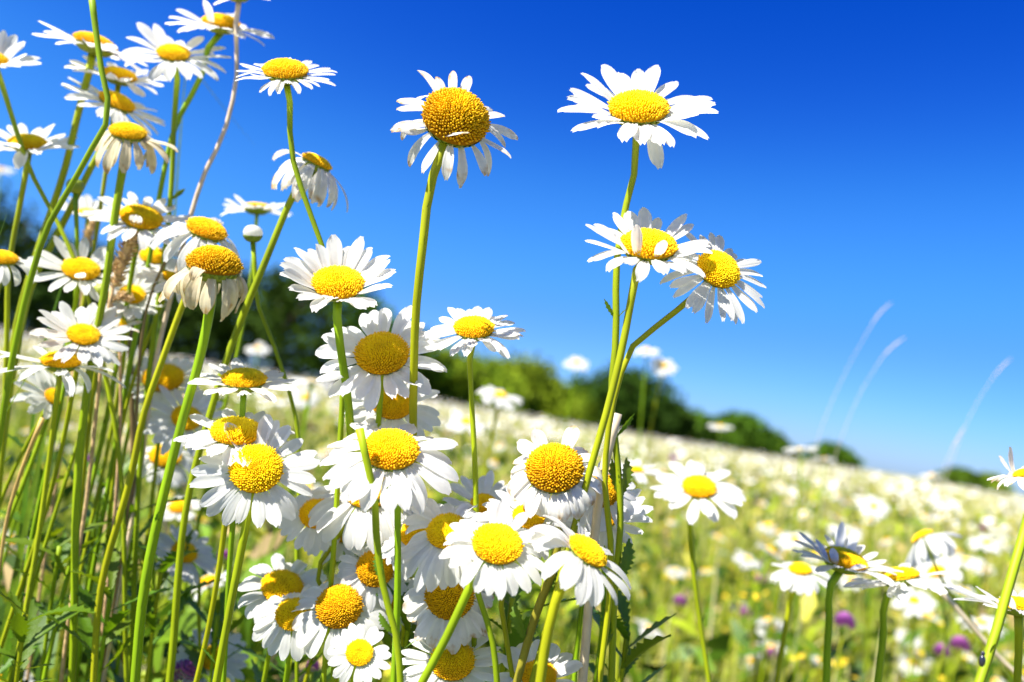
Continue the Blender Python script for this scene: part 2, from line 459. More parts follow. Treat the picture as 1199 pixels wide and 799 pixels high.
# ------------------------------------------------------------------ one daisy
def daisy(label, cx, cy, Rp, dw, d, n=(0, .85, .5), e=8, k=25, g=0.0, np_=21, dome='mid', mat='petal', stem=None, sr=None, jit=1.0,
          simple=False, gap=(), ex=(), leaves=2, W=None, smat='stem', group='daisies in the front clump', hairs=0, seed=None, lj=.12, cal=True, cat='daisy'):
    lr = random.Random(seed if seed is not None else hash((cx, cy)) & 0xffff)
    N = camvec(n, cx, cy)
    c = P(cx, cy, d)
    rd = dw / 2 * d / FPX
    RL = Rp * d / FPX
    X = (RT - N * RT.dot(N)).normalized(); Y = N.cross(X)
    hz = {'flat': .1, 'mid': .2, 'high': .36}[dome]
    c0 = c - N * rd * hz                         # rim plane of the flower centre
    neck = c0 - N * rd * .46
    sr = sr or (0.0008 + 0.000009 * dw)
    np_ = int(np_ * 1.17)
    if stem:
        pts = [neck] + [P(p[0], p[1], p[2] if len(p) > 2 else d) for p in stem]
        pts = path_to_ground(pts)
    else:
        gx = lr.uniform(-.05, .05); gy = lr.uniform(-.02, .09)
        b = Vector((neck.x - N.x * .08 + gx, neck.y - N.y * .05 + gy, 0))
        h = neck.z
        pts = [neck, neck - N * .022 - Vector((0, 0, .02)), neck * .62 + b * .38 - N * .012, neck * .25 + b * .75, b]
    base = pts[-1].copy(); base.z = 0
    t = empty('daisy', base); tag(t, label, cat, group)
    pts = [p - base for p in pts]
    me, curve, rad = stem_mesh(pts, sr * .95, sr * .95, hairs or (40 if d < .38 else 0), smat, sides=12 if not simple else 6, n=56 if not simple else 18)
    st = link('stem', me, t)
    M = Matrix((X, Y, N)).transposed().to_4x4()
    co = link('flower_centre', CENTRE_LOW if (simple and dw < 22) else CENTRES[dome], t)
    co.matrix_local = Matrix.Translation(c0 - base) @ M @ Matrix.Rotation(lr.random() * 6.28, 4, 'Z') @ Matrix.Scale(rd, 4)
    if cal:
        ca = link('calyx', CALYX, t)
        ca.matrix_local = Matrix.Translation(c0 - base) @ M @ Matrix.Diagonal((rd * .93, rd * .93, rd * .8, 1))
    L0 = max(RL - rd * .86, RL * .3) * 1.04
    W0 = W * 0.98 * d / FPX if W else min(L0 * .34, 2 * math.pi * rd * 1.5 / np_ + .0006)
    nn = vnp(N); cb = vnp(c0 - base)
    allp = MB()
    lst = []
    for i in range(np_):
        a = (i + lr.uniform(-.28, .28) * jit) * 2 * math.pi / np_
        ad = math.degrees(a) % 360
        if any(lo <= ad <= hi for lo, hi in gap): continue
        lst.append((a, R(e + lr.gauss(0, 7) * jit), R(k + lr.gauss(0, 13) * jit), L0 * (1 + lr.uniform(-lj, lj * .6))))
    lst = [(a, e_, k_ * (1 - .5 * max(0, math.sin(a))), l_, 0) for a, e_, k_, l_ in lst]
    for q in ex:
        lst.append((R(q[0]), R(q[1]), R(q[2]), L0 * q[3], R(q[4]) if len(q) > 4 else 0))
    for i, (a, ee, kk, LL, yaw) in enumerate(lst):
        rv = vnp(X) * math.cos(a) + vnp(Y) * math.sin(a)
        bp = cb + rv * rd * .86 - nn * rd * (.10 + .07 * (i % 2))
        if yaw: rv = vnp(X) * math.cos(a + yaw) + vnp(Y) * math.sin(a + yaw)
        V, tp = petal_verts(bp, rv, nn, LL, W0 * lr.uniform(.82, 1.12), ee, kk, g * lr.uniform(.6, 1.3),
                            lr.gauss(0, .22) * jit, lr.gauss(.02, .09), lr.gauss(0, .35) * jit)
        if simple:
            allp.add(V, PF, tip=tp)
        else:
            mb = MB(); mb.add(V, PF, tip=tp)
            link('petal', mb.mesh('petal', [mat]), t)
    if simple:
        link('petals', allp.mesh('petals', [mat]), t)
    for _ in range(leaves):
        i = lr.randrange(int(len(curve) * .3), int(len(curve) * .85))
        a = lr.random() * 6.28
        dv = Vector((math.cos(a), math.sin(a) * .8, lr.uniform(.4, 1.3))).normalized()
        add_leaf(st, curve[i] + np.array(dv) * rad[i] * .8, dv, lr.uniform(.016, .042), kind=lr.randrange(4))
    if not simple and d < .5:
        for _ in range(2):                        # tiny bracts on the upper stem
            i = lr.randrange(6, int(len(curve) * .45)); a = lr.random() * 6.28
            dv = Vector((math.cos(a), math.sin(a) * .6, lr.uniform(.8, 2))).normalized()
            add_leaf(st, curve[i] + np.array(dv) * rad[i] * .7, dv, lr.uniform(.004, .011), kind=2)
    return t, st, curve



# ================================================================== THE SETTING
def build_ground():
    rad = [0, .5, 1, 2, 4, 8, 16, 32, 64, 128, 300, 700, 1500]; seg = 48
    V = [(0, 0, 0)]; F = []
    for r in rad[1:]:
        for j in range(seg):
            a = j * 2 * math.pi / seg; V.append((r * math.cos(a), r * math.sin(a), 0))
    for j in range(seg): F.append((0, 1 + j, 1 + (j + 1) % seg))
    for i in range(len(rad) - 2):
        for j in range(seg):
            a = 1 + i * seg; F.append((a + j, a + seg + j, a + seg + (j + 1) % seg, a + (j + 1) % seg))
    mb = MB(); mb.add(V, F)
    tag(link('meadow_ground', mb.mesh('meadow_ground', ['meadow_ground'])), 'flat meadow ground of soil and green and straw coloured thatch', 'ground', kind='structure')


build_ground()

GREENS = np.array([(.30, .36, .015), (.17, .27, .010), (.40, .42, .03), (.07, .13, .006), (.62, .55, .28), (.52, .48, .12), (.22, .33, .012)])


def blades(n, r0, r1, a0, a1, h0, h1, wd, lean=.35, weights=None, power=2.0, clear=None):
    """n grass blades on a wedge of the meadow (angles in degrees from the view axis)"""
    u = nr.random(n)
    r = (r0 ** power + u * (r1 ** power - r0 ** power)) ** (1 / power)
    a = np.radians(nr.uniform(a0, a1, n))
    x, y = r * np.sin(a), r * np.cos(a)
    h = nr.uniform(h0, h1, n) * nr.uniform(.75, 1.0, n)
    az = nr.uniform(0, 2 * np.pi, n); le = nr.random(n) ** 1.4 * lean * 2
    wv = wd * nr.uniform(.6, 1.3, n) * np.maximum(1, r / 2.5) ** .8
    k = 5; t = np.linspace(0, 1, k)
    off = (le * h)[:, None] * t[None] ** 2.2
    Z = h[:, None] * (t[None] - .28 * le[:, None] * t[None] ** 3)
    X = x[:, None] + np.cos(az)[:, None] * off; Y = y[:, None] + np.sin(az)[:, None] * off
    fa = az + np.pi / 2 + nr.uniform(-.6, .6, n)
    hw = wv[:, None] / 2 * np.array([.7, 1, .85, .5, .06])[None]
    A = np.stack([X + np.cos(fa)[:, None] * hw, Y + np.sin(fa)[:, None] * hw, Z], -1)
    B = np.stack([X - np.cos(fa)[:, None] * hw, Y - np.sin(fa)[:, None] * hw, Z], -1)
    V = np.stack([A, B], 2).reshape(n * k * 2, 3)
    b = (np.arange(n) * k * 2)[:, None] + (np.arange(k - 1) * 2)[None]
    F = np.stack([b, b + 1, b + 3, b + 2], -1).reshape(-1, 4)
    ci = nr.choice(len(GREENS), n, p=weights)
    T = GREENS[ci] * nr.uniform(.75, 1.25, (n, 1))
    return V, F, np.repeat(T, k * 2, 0)


def np_object(name, parts, mat):
    Vs, Fs, Ts = [], [], []; o = 0
    for V, F, T in parts:
        Vs.append(V); Fs.append(F + o); Ts.append(T); o += len(V)
    V = np.concatenate(Vs); T = np.concatenate(Ts)
    me = bpy.data.meshes.new(name)
    if len({f.shape[1] for f in Fs}) == 1:
        F = np.concatenate(Fs); k = F.shape[1]
        me.vertices.add(len(V)); me.vertices.foreach_set('co', V.ravel().astype(np.float32))
        me.loops.add(F.size); me.loops.foreach_set('vertex_index', F.ravel().astype(np.int32))
        me.polygons.add(len(F)); me.polygons.foreach_set('loop_start', np.arange(len(F), dtype=np.int32) * k)
        me.polygons.foreach_set('use_smooth', np.ones(len(F), bool))
        me.update(calc_edges=True)
    a = me.color_attributes.new('tint', 'FLOAT_COLOR', 'POINT')
    a.data.foreach_set('color', np.concatenate([T, np.ones((len(T), 1))], 1).ravel().astype(np.float32))
    me.materials.append(MATS[mat])
    return link(name, me)


WG = [.26, .16, .22, .05, .09, .14, .08]
WD = [.16, .24, .08, .22, .12, .08, .10]
WF = [.16, .05, .26, .01, .24, .24, .04]
g = np_object('meadow_grass', [
    blades(1500, .55, 1.3, -8, 40, .10, .30, .004, weights=WG),
    blades(10000, 1.2, 3.2, -42, 42, .16, .42, .005, weights=WG),
    blades(11000, 3, 9, -42, 42, .22, .48, .005, weights=WF),
    blades(16000, 8, 40, -40, 40, .28, .50, .006, weights=WF, power=1.5),
    blades(9000, 35, 120, -40, 40, .3, .52, .006, weights=WF, power=1.3)], 'grass')
tag(g, 'yellow-green meadow grass with straw coloured blades behind the daisies', 'grass', kind='stuff')
g = np_object('undergrowth_grass', [
    blades(1700, .42, .75, -44, -8, .10, .40, .0026, weights=WD, lean=.3),
    blades(4200, .7, 1.6, -46, 8, .15, .46, .0035, weights=WD, lean=.3)], 'grass')
tag(g, 'dark green tangle of grass blades under the left clump of daisies', 'grass', kind='stuff')


def far_blooms(n, r0, r1, a0, a1, size, h0, h1, power=2.0, yellow=False):
    """small open flower heads: a shallow eight-sided cone of rays round a yellow button"""
    u = nr.random(n)
    r = (r0 ** power + u * (r1 ** power - r0 ** power)) ** (1 / power)
    a = np.radians(nr.uniform(a0, a1, n))
    C = np.stack([r * np.sin(a), r * np.cos(a), nr.uniform(h0, h1, n) * nr.uniform(.8, 1.08, n)], -1)
    th = nr.uniform(0, .9, n); ph = nr.uniform(0, 2 * np.pi, n)
    N = np.stack([np.sin(th) * np.cos(ph), np.sin(th) * np.sin(ph), np.cos(th)], -1)
    A = np.cross(N, np.array((.3, .9, .1))); A /= np.linalg.norm(A, axis=1)[:, None]; B = np.cross(N, A)
    s = size * nr.uniform(.7, 1.15, n); k = 10
    ang = np.arange(k) * 2 * np.pi / k
    droop = nr.uniform(-.1, .5, n)
    rj = nr.uniform(.78, 1.1, (n, k))
    def ring(rr, zz, jit=None):
        m = (s[:, None] * rr) * (jit if jit is not None else 1)
        return C[:, None] + A[:, None] * (np.cos(ang)[None] * m)[..., None] + B[:, None] * (np.sin(ang)[None] * m)[..., None] + N[:, None] * ((s * zz)[:, None, None] if np.ndim(zz) else s[:, None, None] * zz)
    outer = ring(1.0, -droop, rj); inner = ring(.36, 0.0); top = ring(.2, .17)
    V = np.concatenate([outer, inner, inner + N[:, None] * 1e-3, top], 1).reshape(-1, 3)
    base = (np.arange(n) * 4 * k)[:, None]; j = np.arange(k)[None]; jn = (np.arange(k) + 1)[None] % k
    F = []
    for lo in (0, 2):
        F.append(np.stack([base + lo * k + j, base + lo * k + jn, base + (lo + 1) * k + jn, base + (lo + 1) * k + j], -1).reshape(-1, 4))
    q = base[:, 0] + 3 * k
    for (p0, p1, p2, p3) in ((0, 1, 2, 3), (0, 3, 4, 9), (4, 5, 8, 9), (5, 6, 7, 8)):
        F.append(np.stack([q + p0, q + p1, q + p2, q + p3], -1))
    yc = np.array((.85, .52, .01)); wc = np.array((.84, .84, .82))
    if yellow: wc = np.array((.75, .55, .02))
    T = np.concatenate([np.tile(wc, (2 * k, 1)), np.tile(yc, (2 * k, 1))], 0)
    return V, np.concatenate(F), np.tile(T, (n, 1))




def herb_leaves(n, r0, r1, a0, a1, h0, h1, size, power=2.0):
    u = nr.random(n)
    r = (r0 ** power + u * (r1 ** power - r0 ** power)) ** (1 / power); a = np.radians(nr.uniform(a0, a1, n))
    C = np.stack([r * np.sin(a), r * np.cos(a), nr.uniform(h0, h1, n)], -1)
    d = nr.normal(size=(n, 3)); d[:, 2] = np.abs(d[:, 2]) * .9 + .2; d /= np.linalg.norm(d, axis=1)[:, None]
    sd = np.cross(d, nr.normal(size=(n, 3))); sd /= np.linalg.norm(sd, axis=1)[:, None]; nn = np.cross(sd, d)
    L = (size * nr.uniform(.5, 1.4, n))[:, None]; W = L * nr.uniform(.12, .24, (n, 1))
    p = [C - sd * W * .3, C + sd * W * .3, C + d * L * .5 - sd * W + nn * L * .10, C + d * L * .5 + sd * W + nn * L * .10, C + d * L - sd * W * .15, C + d * L + sd * W * .15]
    V = np.stack(p, 1).reshape(-1, 3); b = (np.arange(n) * 6)[:, None]
    F = np.concatenate([b + np.array([[0, 1, 3, 2]]), b + np.array([[2, 3, 5, 4]])])
    ci = nr.choice(6, n, p=[.28, .22, .18, .14, .10, .08])
    T = np.array([(.06, .13, .006), (.14, .25, .01), (.30, .38, .015), (.03, .07, .004), (.55, .50, .05), (.50, .36, .14)])[ci] * nr.uniform(.7, 1.3, (n, 1))
    return V, F, np.repeat(T, 6, 0)


STRAW = [0, 0, 0, 0, .7, .3, 0]
g = np_object('dry_litter', [
    blades(420, .42, .9, -46, -6, .05, .30, .0016, weights=STRAW, lean=1.1),
    blades(900, .9, 2.4, -46, 42, .06, .36, .0022, weights=STRAW, lean=1.0)], 'grass')
tag(g, 'straw coloured dry grass litter bent over between the stems', 'dry grass', kind='stuff')
f = np_object('meadow_herbs', [
    herb_leaves(2600, 1.0, 2.6, -10, 42, .02, .30, .045), herb_leaves(5000, 2.4, 6, -42, 42, .05, .40, .05),
    herb_leaves(1500, .45, .8, -46, -9, .05, .36, .04), herb_leaves(3200, .75, 1.8, -46, 6, .04, .36, .045)], 'grass')
tag(f, 'mixed low leaves of meadow herbs, green to yellow, under the daisies', 'meadow herbs', kind='stuff')
f = np_object('distant_daisies', [
    far_blooms(1700, 4.0, 10, -40, 40, .024, .30, .50),
    far_blooms(5200, 9, 30, -40, 40, .026, .36, .52, power=1.6),
    far_blooms(3600, 28, 110, -38, 38, .034, .40, .53, power=1.3)], 'bloom')
tag(f, 'countless distant white daisies whitening the meadow up to the trees', 'daisies', kind='stuff')
f = np_object('yellow_wildflowers', [
    far_blooms(650, 1.0, 3, -8, 42, .006, .12, .36, yellow=True),
    far_blooms(1800, 3, 14, -40, 40, .0085, .2, .45, yellow=True)], 'bloom')
tag(f, 'tiny yellow wildflowers sprinkled through the meadow grass', 'wildflowers', kind='stuff')


# ------------------------------------------------------------------ trees along the edge of the meadow
def tree(px, top, wpx, D, label, tone, seed, squat=.5):
    lr = np.random.default_rng(seed)
    tp = P(px, top, D); base = Vector((tp.x, tp.y, 0)); H = tp.z; Wd = 1.45 * wpx / FPX * D
    t = empty('tree', base); tag(t, label, 'tree', 'trees along the far edge of the meadow')
    mb = MB()
    tr = [Vector((0, 0, -.1)), Vector((lr.uniform(-.1, .1), 0, H * .25)), Vector((lr.uniform(-.3, .3), lr.uniform(-.2, .2), H * .55)), Vector((lr.uniform(-.3, .3), 0, H * .88))]
    tube(mb, catmull(tr, 10), np.linspace(H * .035, H * .006, 10), 7)
    for k in range(6):
        z0 = H * lr.uniform(.2, .6); a = lr.random() * 6.28; l = Wd * lr.uniform(.25, .42)
        p = [Vector((0, 0, z0)), Vector((math.cos(a) * l * .5, math.sin(a) * l * .5, z0 + H * .10)), Vector((math.cos(a) * l, math.sin(a) * l, z0 + H * .26))]
        tube(mb, catmull(p, 6), np.linspace(H * .014, H * .003, 6), 5)
    link('trunk', mb.mesh('trunk', ['bark']), t)
    # crown: clumps of leaf faces filling an uneven volume that reaches down almost to the ground
    nc = 60; Vs = []; Ts = []
    for k in range(nc):
        zc = lr.random() ** .8
        half = Wd / 2 * (1.05 - .75 * max(0, zc - squat) / (1 - squat)) * (.75 + .25 * min(1, zc / .2))
        a = lr.random() * 6.28; rr = half * math.sqrt(lr.random())
        cl = np.array((rr * math.cos(a), rr * math.sin(a) * .8, H * (.06 + .82 * zc)))
        rc = (Wd * .17 + H * .05) * lr.uniform(.6, 1.2)
        m = 62
        d = lr.normal(size=(m, 3)); d /= np.linalg.norm(d, axis=1)[:, None]
        p = cl + d * rc * (lr.random((m, 1)) ** .4) * np.array((1, 1, .8))
        p[:, 2] = np.maximum(p[:, 2], .05)
        ls = .012 * D ** .75 * lr.uniform(.6, 1.3, (m, 1))
        n = d + lr.normal(size=(m, 3)) * .7 + np.array((0, 0, .4)); n /= np.linalg.norm(n, axis=1)[:, None]
        u = np.cross(n, lr.normal(size=(m, 3))); u /= np.linalg.norm(u, axis=1)[:, None]; v = np.cross(n, u)
        Vs.append(np.stack([p - u * ls, p - v * ls * .55, p + u * ls, p + v * ls * .55], 1).reshape(-1, 3))
        Ts.append(np.tile(np.array(tone) * lr.uniform(.7, 1.35), (m * 4, 1)) * np.repeat(lr.uniform(.8, 1.2, (m, 1)), 4, 0))
    V = np.concatenate(Vs); n = len(V) // 4
    F = (np.arange(n) * 4)[:, None] + np.arange(4)[None]
    c = np_object('crown', [(V, F, np.concatenate(Ts))], 'foliage'); c.parent = t


DK, MD, LT = (.028, .062, .004), (.065, .125, .006), (.16, .24, .010)
for k, (px, top, wp, D, tone, lab) in enumerate([
    (-60, 205, 190, 26, DK, 'dark tree cut by the left edge, tallest of the far tree line'),
    (32, 240, 130, 29, DK, 'dark green tree behind the leftmost tall daisies'),
    (112, 285, 125, 31, DK, 'dark tree behind the brown grass head on the left'),
    (190, 300, 130, 33, DK, 'shaded tree behind the wilted cream daisy with hanging petals'),
    (268, 312, 120, 36, DK, 'dark rounded tree behind the round white bud'),
    (342, 316, 125, 35, DK, 'dark tree just left of the cup shaped daisy with raised petals'),
    (418, 334, 120, 37, MD, 'green topped tree right behind the cup shaped daisy'),
    (478, 376, 80, 40, MD, 'low green tree behind the tall single stem'),
    (545, 412, 95, 42, LT, 'light yellow-green bushy tree behind the small flat daisy'),
    (614, 422, 85, 48, LT, 'bright green tree between the small flat daisy and the branching stems'),
    (672, 458, 60, 52, MD, 'low green bush in the dip left of the branching stems'),
    (738, 430, 104, 54, DK, 'dark round tree directly behind the branching daisy stems'),
    (812, 487, 62, 66, MD, 'small dark green tree right of the branching stems'),
    (868, 487, 62, 70, MD, 'small round tree behind the lone blurred white flower'),
    (510, 412, 70, 44, MD, 'low bush filling the hedge left of the thin straight stem'),
    (582, 432, 70, 47, MD, 'low bush filling the hedge right of the thin straight stem'),
    (648, 446, 60, 50, LT, 'yellowish bush left of the dip in the hedge'),
    (700, 452, 70, 53, DK, 'dark bush at the left foot of the dark round tree'),
    (778, 470, 60, 58, DK, 'dark bush at the right foot of the dark round tree'),
    (840, 497, 50, 68, MD, 'low bush linking the two small trees at the right end of the hedge'),
    (900, 508, 40, 74, MD, 'last low bush at the right end of the hedge'),
    (975, 522, 38, 88, MD, 'tiny dark tree alone on the meadow skyline'),
    (1128, 552, 34, 92, MD, 'left one of two tiny bushes at the right end of the skyline'),
    (1158, 556, 28, 95, LT, 'right one of two tiny bushes at the right end of the skyline')]):
    tree(px, top, wp, D, lab, tone, 40 + k)


DAISY = {}


def D(label, *a, **k):
    DAISY[label] = daisy(label, *a, **k)




# ================================================================== DAISIES OF THE FRONT CLUMPS
LG, CG, RG = 'daisies in the left clump', 'daisies in the centre clump', 'daisies at the right'
# --- the tall ones against the sky
D('daisy with a swollen yellow dome and short curled petals, alone on a tall stem', 536, 131, 84, 80, .32, n=(.22, .62, .60), e=-8, k=32, g=.35, np_=19,
      dome='high', mat='petal_old', stem=[(519, 172), (505, 215), (496, 290), (489, 370, .324), (487, 440, .330), (485, 500, .345), (480, 600, .385), (468, 799, .42)], sr=.0019, hairs=260, W=13, group=CG, jit=1.5,
      ex=[(232, 42, -12, 1.0, 105), (95, 25, 30, .9), (120, 15, 10, 1)], leaves=0, lj=.3)
D('big fresh daisy with raised petals on the topmost stem against deep blue sky', 748, 122, 90, 70, .336, n=(.05, .90, .38), e=20, k=14, g=.1, np_=23, dome='mid',
      stem=[(745, 165), (743, 205), (733, 245), (724, 300), (722, 400), (716, 470), (722, 535), (725, 600), (716, 700), (712, 799)], sr=.0014, hairs=160, W=20, leaves=0, group=CG, ex=[(288, -30, 12, .9)])
D('daisy with two petals standing across its yellow centre, left of the touching pair', 760, 283, 78, 66, .316, n=(.10, .86, .38), e=22, k=20, np_=18, dome='mid',
      stem=[(752, 302), (740, 350), (731, 400), (714, 470), (690, 550), (672, 610), (640, 720), (620, 799)], sr=.0014, hairs=120, W=17, leaves=0, group=CG,
      ex=[(236, 75, 0, .95), (282, 62, -10, .62), (215, 50, 5, .9)])
D('daisy with many narrow swept-back petals, facing right, right of the touching pair', 843, 313, 71, 53, .324, n=(.42, .58, .62), e=-4, k=18, np_=26, dome='mid', g=.15,
      stem=[(824, 337), (800, 358), (770, 382), (744, 402), (730, 430), (716, 480), (706, 560), (712, 640), (700, 799)], sr=.0012, hairs=80, W=12, leaves=0, group=CG)
D('cup shaped daisy with long petals raised behind its centre, over the dark trees', 396, 328, 72, 60, .33, n=(.02, .78, .52), e=36, k=20, np_=21, dome='mid',
      stem=[(394, 360), (397, 400), (404, 450, .336), (411, 520, .365), (408, 640, .40), (398, 799, .42)], sr=.0018, W=18, group=CG, leaves=0, ex=[(75, 45, 5, 1.1), (105, 45, 0, 1.1)])
D('broad daisy with a round yellow centre, crossed by the tall single stem', 447, 411, 78, 63, .34, n=(-.05, .64, .70), e=6, k=26, np_=21, dome='mid', W=19, group=CG, leaves=1, ex=[(68, 30, 0, 1.0)])
D('daisy half hidden between the crossed broad daisy above and another below', 460, 470, 60, 50, .365, n=(.05, .62, .75), e=4, k=16, np_=20, dome='flat', W=16, group=CG, leaves=1)
D('small flat daisy alone on a thin straight stem right of the tall stem', 555, 381, 58, 47, .345, n=(.02, .88, .42), e=4, k=16, np_=22, dome='mid', W=14,
      stem=[(551, 410), (552, 460), (556, 520), (559, 580), (556, 799)], sr=.0012, group=CG, leaves=0)
D('broad daisy with a bright dome above the headless green stalk', 458, 523, 84, 66, .312, n=(.05, .72, .62), e=-4, k=32, np_=22, dome='mid', W=20, group=CG, leaves=1, g=.15,
      stem=[(464, 575), (465, 640), (458, 799)])
D('daisy with drooping petals tucked behind the broad one with the headless stalk in front', 432, 572, 76, 56, .36, n=(-.02, .70, .60), e=-10, k=38, np_=20, dome='mid', W=18, group=CG, g=.3, leaves=1)
D('small daisy facing the camera left of the headless stalk, petals hanging down', 371, 601, 46, 40, .375, n=(-.02, .52, .8), e=-6, k=26, np_=19, dome='flat', W=13, group=CG, g=.3,
      stem=[(404, 610), (385, 645), (372, 665), (388, 720), (390, 799)])
# --- centre clump, lower
D('daisy facing down right, mostly hidden behind the headless stalk', 440, 664, 46, 44, .355, n=(.1, .35, .85), e=-10, k=30, np_=18, dome='high', W=13, group=CG, leaves=1)
D('daisy behind and left of the drooping pair in the middle of the centre clump', 489, 621, 52, 44, .345, n=(-.25, .62, .66), e=-4, k=20, np_=20, dome='mid', W=15, group=CG, leaves=1)
D('daisy with white petals spilling left and down in front of a tilted yellow centre', 523, 620, 68, 48, .315, n=(-.12, .55, .74), e=-12, k=40, np_=24, dome='mid', W=17, g=.5, group=CG, leaves=1,
      stem=[(545, 652), (562, 700), (580, 760), (584, 799)], ex=[(200, -5, 20, 1.1), (215, -5, 40, 1.1), (240, -10, 30, 1.15)])
D('foremost daisy of the centre clump, crisp dome, long diagonal stem crossing others', 583, 634, 66, 60, .292, n=(.14, .64, .66), e=4, k=26, np_=19, dome='mid', W=16, g=.3, group=CG, leaves=0,
      stem=[(566, 658), (542, 704), (520, 750), (494, 799)], sr=.0015, hairs=60, ex=[(175, 30, 70, .9), (85, 25, 15, 1.0), (60, 10, 5, 1.1)])
D('daisy peeping out to the right behind the foremost daisy', 619, 604, 58, 38, .33, n=(.1, .66, .64), e=6, k=22, np_=19, dome='flat', W=15, group=CG, leaves=1,
      stem=[(600, 650), (586, 690), (592, 750), (600, 799)])
D('daisy hanging below the spilling petals, lower edge of its dome brownish', 527, 694, 62, 58, .335, n=(.02, .34, .86), e=-16, k=36, np_=20, dome='high', W=18, g=.5, group=CG, leaves=2, mat='petal_old')
D('round open daisy at the bottom, crossed by the long diagonal stem', 530, 771, 64, 52, .335, n=(-.02, .55, .80), e=2, k=18, np_=23, dome='mid', W=14, group=CG, leaves=1)
D('shaded daisy with dull orange dome, upper one of the stacked pair', 331, 685, 50, 48, .375, n=(.1, .62, .7), e=6, k=34, np_=17, dome='mid', W=16, group=CG, g=.25, leaves=1, ex=[(40, 40, 20, 1.1), (25, 30, 10, 1.1)])
D('daisy with petals hanging to lower left, under the shaded one', 343, 718, 52, 40, .352, n=(-.05, .42, .85), e=-14, k=28, np_=17, dome='mid', W=15, group=CG, g=.5, leaves=1)
D('daisy with a tall round dome and few wide petals, one raised behind it', 397, 707, 62, 54, .345, n=(-.06, .48, .82), e=-8, k=34, np_=13, dome='high', W=21, group=CG, g=.35, leaves=1, ex=[(82, 25, 10, 1.2), (45, 30, 30, 1.0)])
D('small star-like daisy with narrow separate petals near the bottom', 421, 764, 39, 32, .318, n=(.08, .40, .88), e=6, k=22, np_=14, dome='flat', W=12, group=CG, leaves=1)
D('large daisy with a dark-dotted dome and crumpled petals beside the branching stems', 649, 543, 66, 68, .318, n=(-.02, .62, .72), e=-6, k=60, np_=20, dome='high', mat='petal_old', W=20, g=.4, group=CG, leaves=1,
      stem=[(655, 600), (650, 660), (628, 720), (604, 799)], smat='stem_ruddy', sr=.0016, ex=[(65, 40, 30, 1.1), (110, 35, 0, .9), (130, 30, -10, .9)])
D('shaded daisy just right of the crumpled one, behind the branching stems', 705, 572, 48, 42, .345, n=(.12, .42, .84), e=-14, k=30, np_=15, dome='high', W=14, g=.4, group=CG, leaves=1)
D('bright white daisy behind the stems, its petals fanned to the right', 706, 602, 56, 40, .365, n=(-.1, .62, .70), e=8, k=14, np_=22, dome='flat', W=13, group=CG, leaves=1)
D('daisy tipped right with long petals arching down, lower right of the centre clump', 690, 643, 74, 50, .285, n=(.52, .66, .34), e=8, k=44, np_=13, dome='mid', W=21, g=.45, group=CG, leaves=0,
      stem=[(664, 672), (648, 715), (638, 760), (632, 799)], sr=.0017, hairs=50, ex=[(190, 35, 40, 1.05), (170, 20, 60, 1.1)])
D('daisy cut by the bottom edge under the arching petals', 631, 789, 52, 42, .33, n=(.02, .62, .74), e=18, k=24, np_=14, dome='mid', W=18, group=CG, leaves=1)
D('open daisy standing apart to the right of the branching stems', 819, 568, 54, 39, .46, n=(.12, .76, .56), e=8, k=24, np_=17, dome='mid', W=16, group=RG, leaves=0,
      stem=[(811, 592), (810, 650), (817, 720), (829, 799)], sr=.0014)
D('small blurred daisy seen edge-on just behind the branching stems', 745, 549, 33, 18, .56, n=(.1, .92, .25), e=6, k=20, np_=17, dome='mid', W=10, group=RG, leaves=0)
D('daisy filling the gap behind the small one facing the camera, mostly petals', 398, 622, 46, 30, .40, n=(.1, .66, .7), e=6, k=24, np_=18, W=12, group=CG, leaves=1)
D('half hidden daisy between the tall round dome and the hanging brownish dome', 462, 704, 44, 30, .385, n=(.12, .60, .74), e=6, k=22, np_=17, W=12, group=CG, leaves=1)
D('half hidden daisy behind the upper petals of the foremost daisy', 566, 588, 50, 30, .37, n=(.0, .7, .66), e=14, k=18, np_=20, W=12, group=CG, leaves=0)
# --- right group
D('daisy with shaded bluish petals seen from the side, left of the right-hand pair', 989, 652, 62, 50, .40, n=(.30, .84, .26), e=22, k=22, np_=21, dome='mid', W=11, group=RG, leaves=1,
      stem=[(977, 676), (971, 730), (967, 799)], sr=.0017, ex=[(200, 45, 10, .9), (222, 64, 10, .7), (80, 60, 0, 1.0), (55, 55, 0, .9)])
D('daisy partly hidden behind the side-on daisy at the right', 937, 665, 36, 26, .50, n=(.1, .86, .36), e=-4, k=34, np_=15, dome='mid', W=13, group=RG, leaves=0, g=.3,
      stem=[(931, 684), (921, 730), (912, 780)], sr=.0015)
D('daisy with petals lying back to the right, right one of the right-hand pair', 1052, 672, 60, 44, .41, n=(-.12, .94, .10), e=-4, k=20, np_=17, dome='mid', W=16, group=RG, leaves=1,
      stem=[(1041, 695), (1034, 745), (1028, 799)], sr=.0017)
D('wilting daisy turned away with hanging petals above the right-hand pair', 1079, 628, 44, 26, .56, n=(-.45, .75, -.15), e=-20, k=45, np_=14, dome='mid', W=12, g=.6, group=RG, leaves=0,
      stem=[(1092, 655), (1110, 690), (1140, 730), (1190, 799)], smat='stem')
D('small daisy facing left behind the pair at the right', 1096, 668, 28, 20, .75, n=(-.2, .7, .6), e=4, k=20, np_=16, dome='mid', W=9, group=RG, leaves=0)
D('daisy cut by the right edge behind the thick stem, pale blue petals to the left', 1192, 706, 74, 42, .36, n=(.12, .96, .12), e=18, k=10, np_=19, dome='mid', W=14, group=RG, leaves=0,
      stem=[(1193, 740), (1191, 799)], sr=.0015)
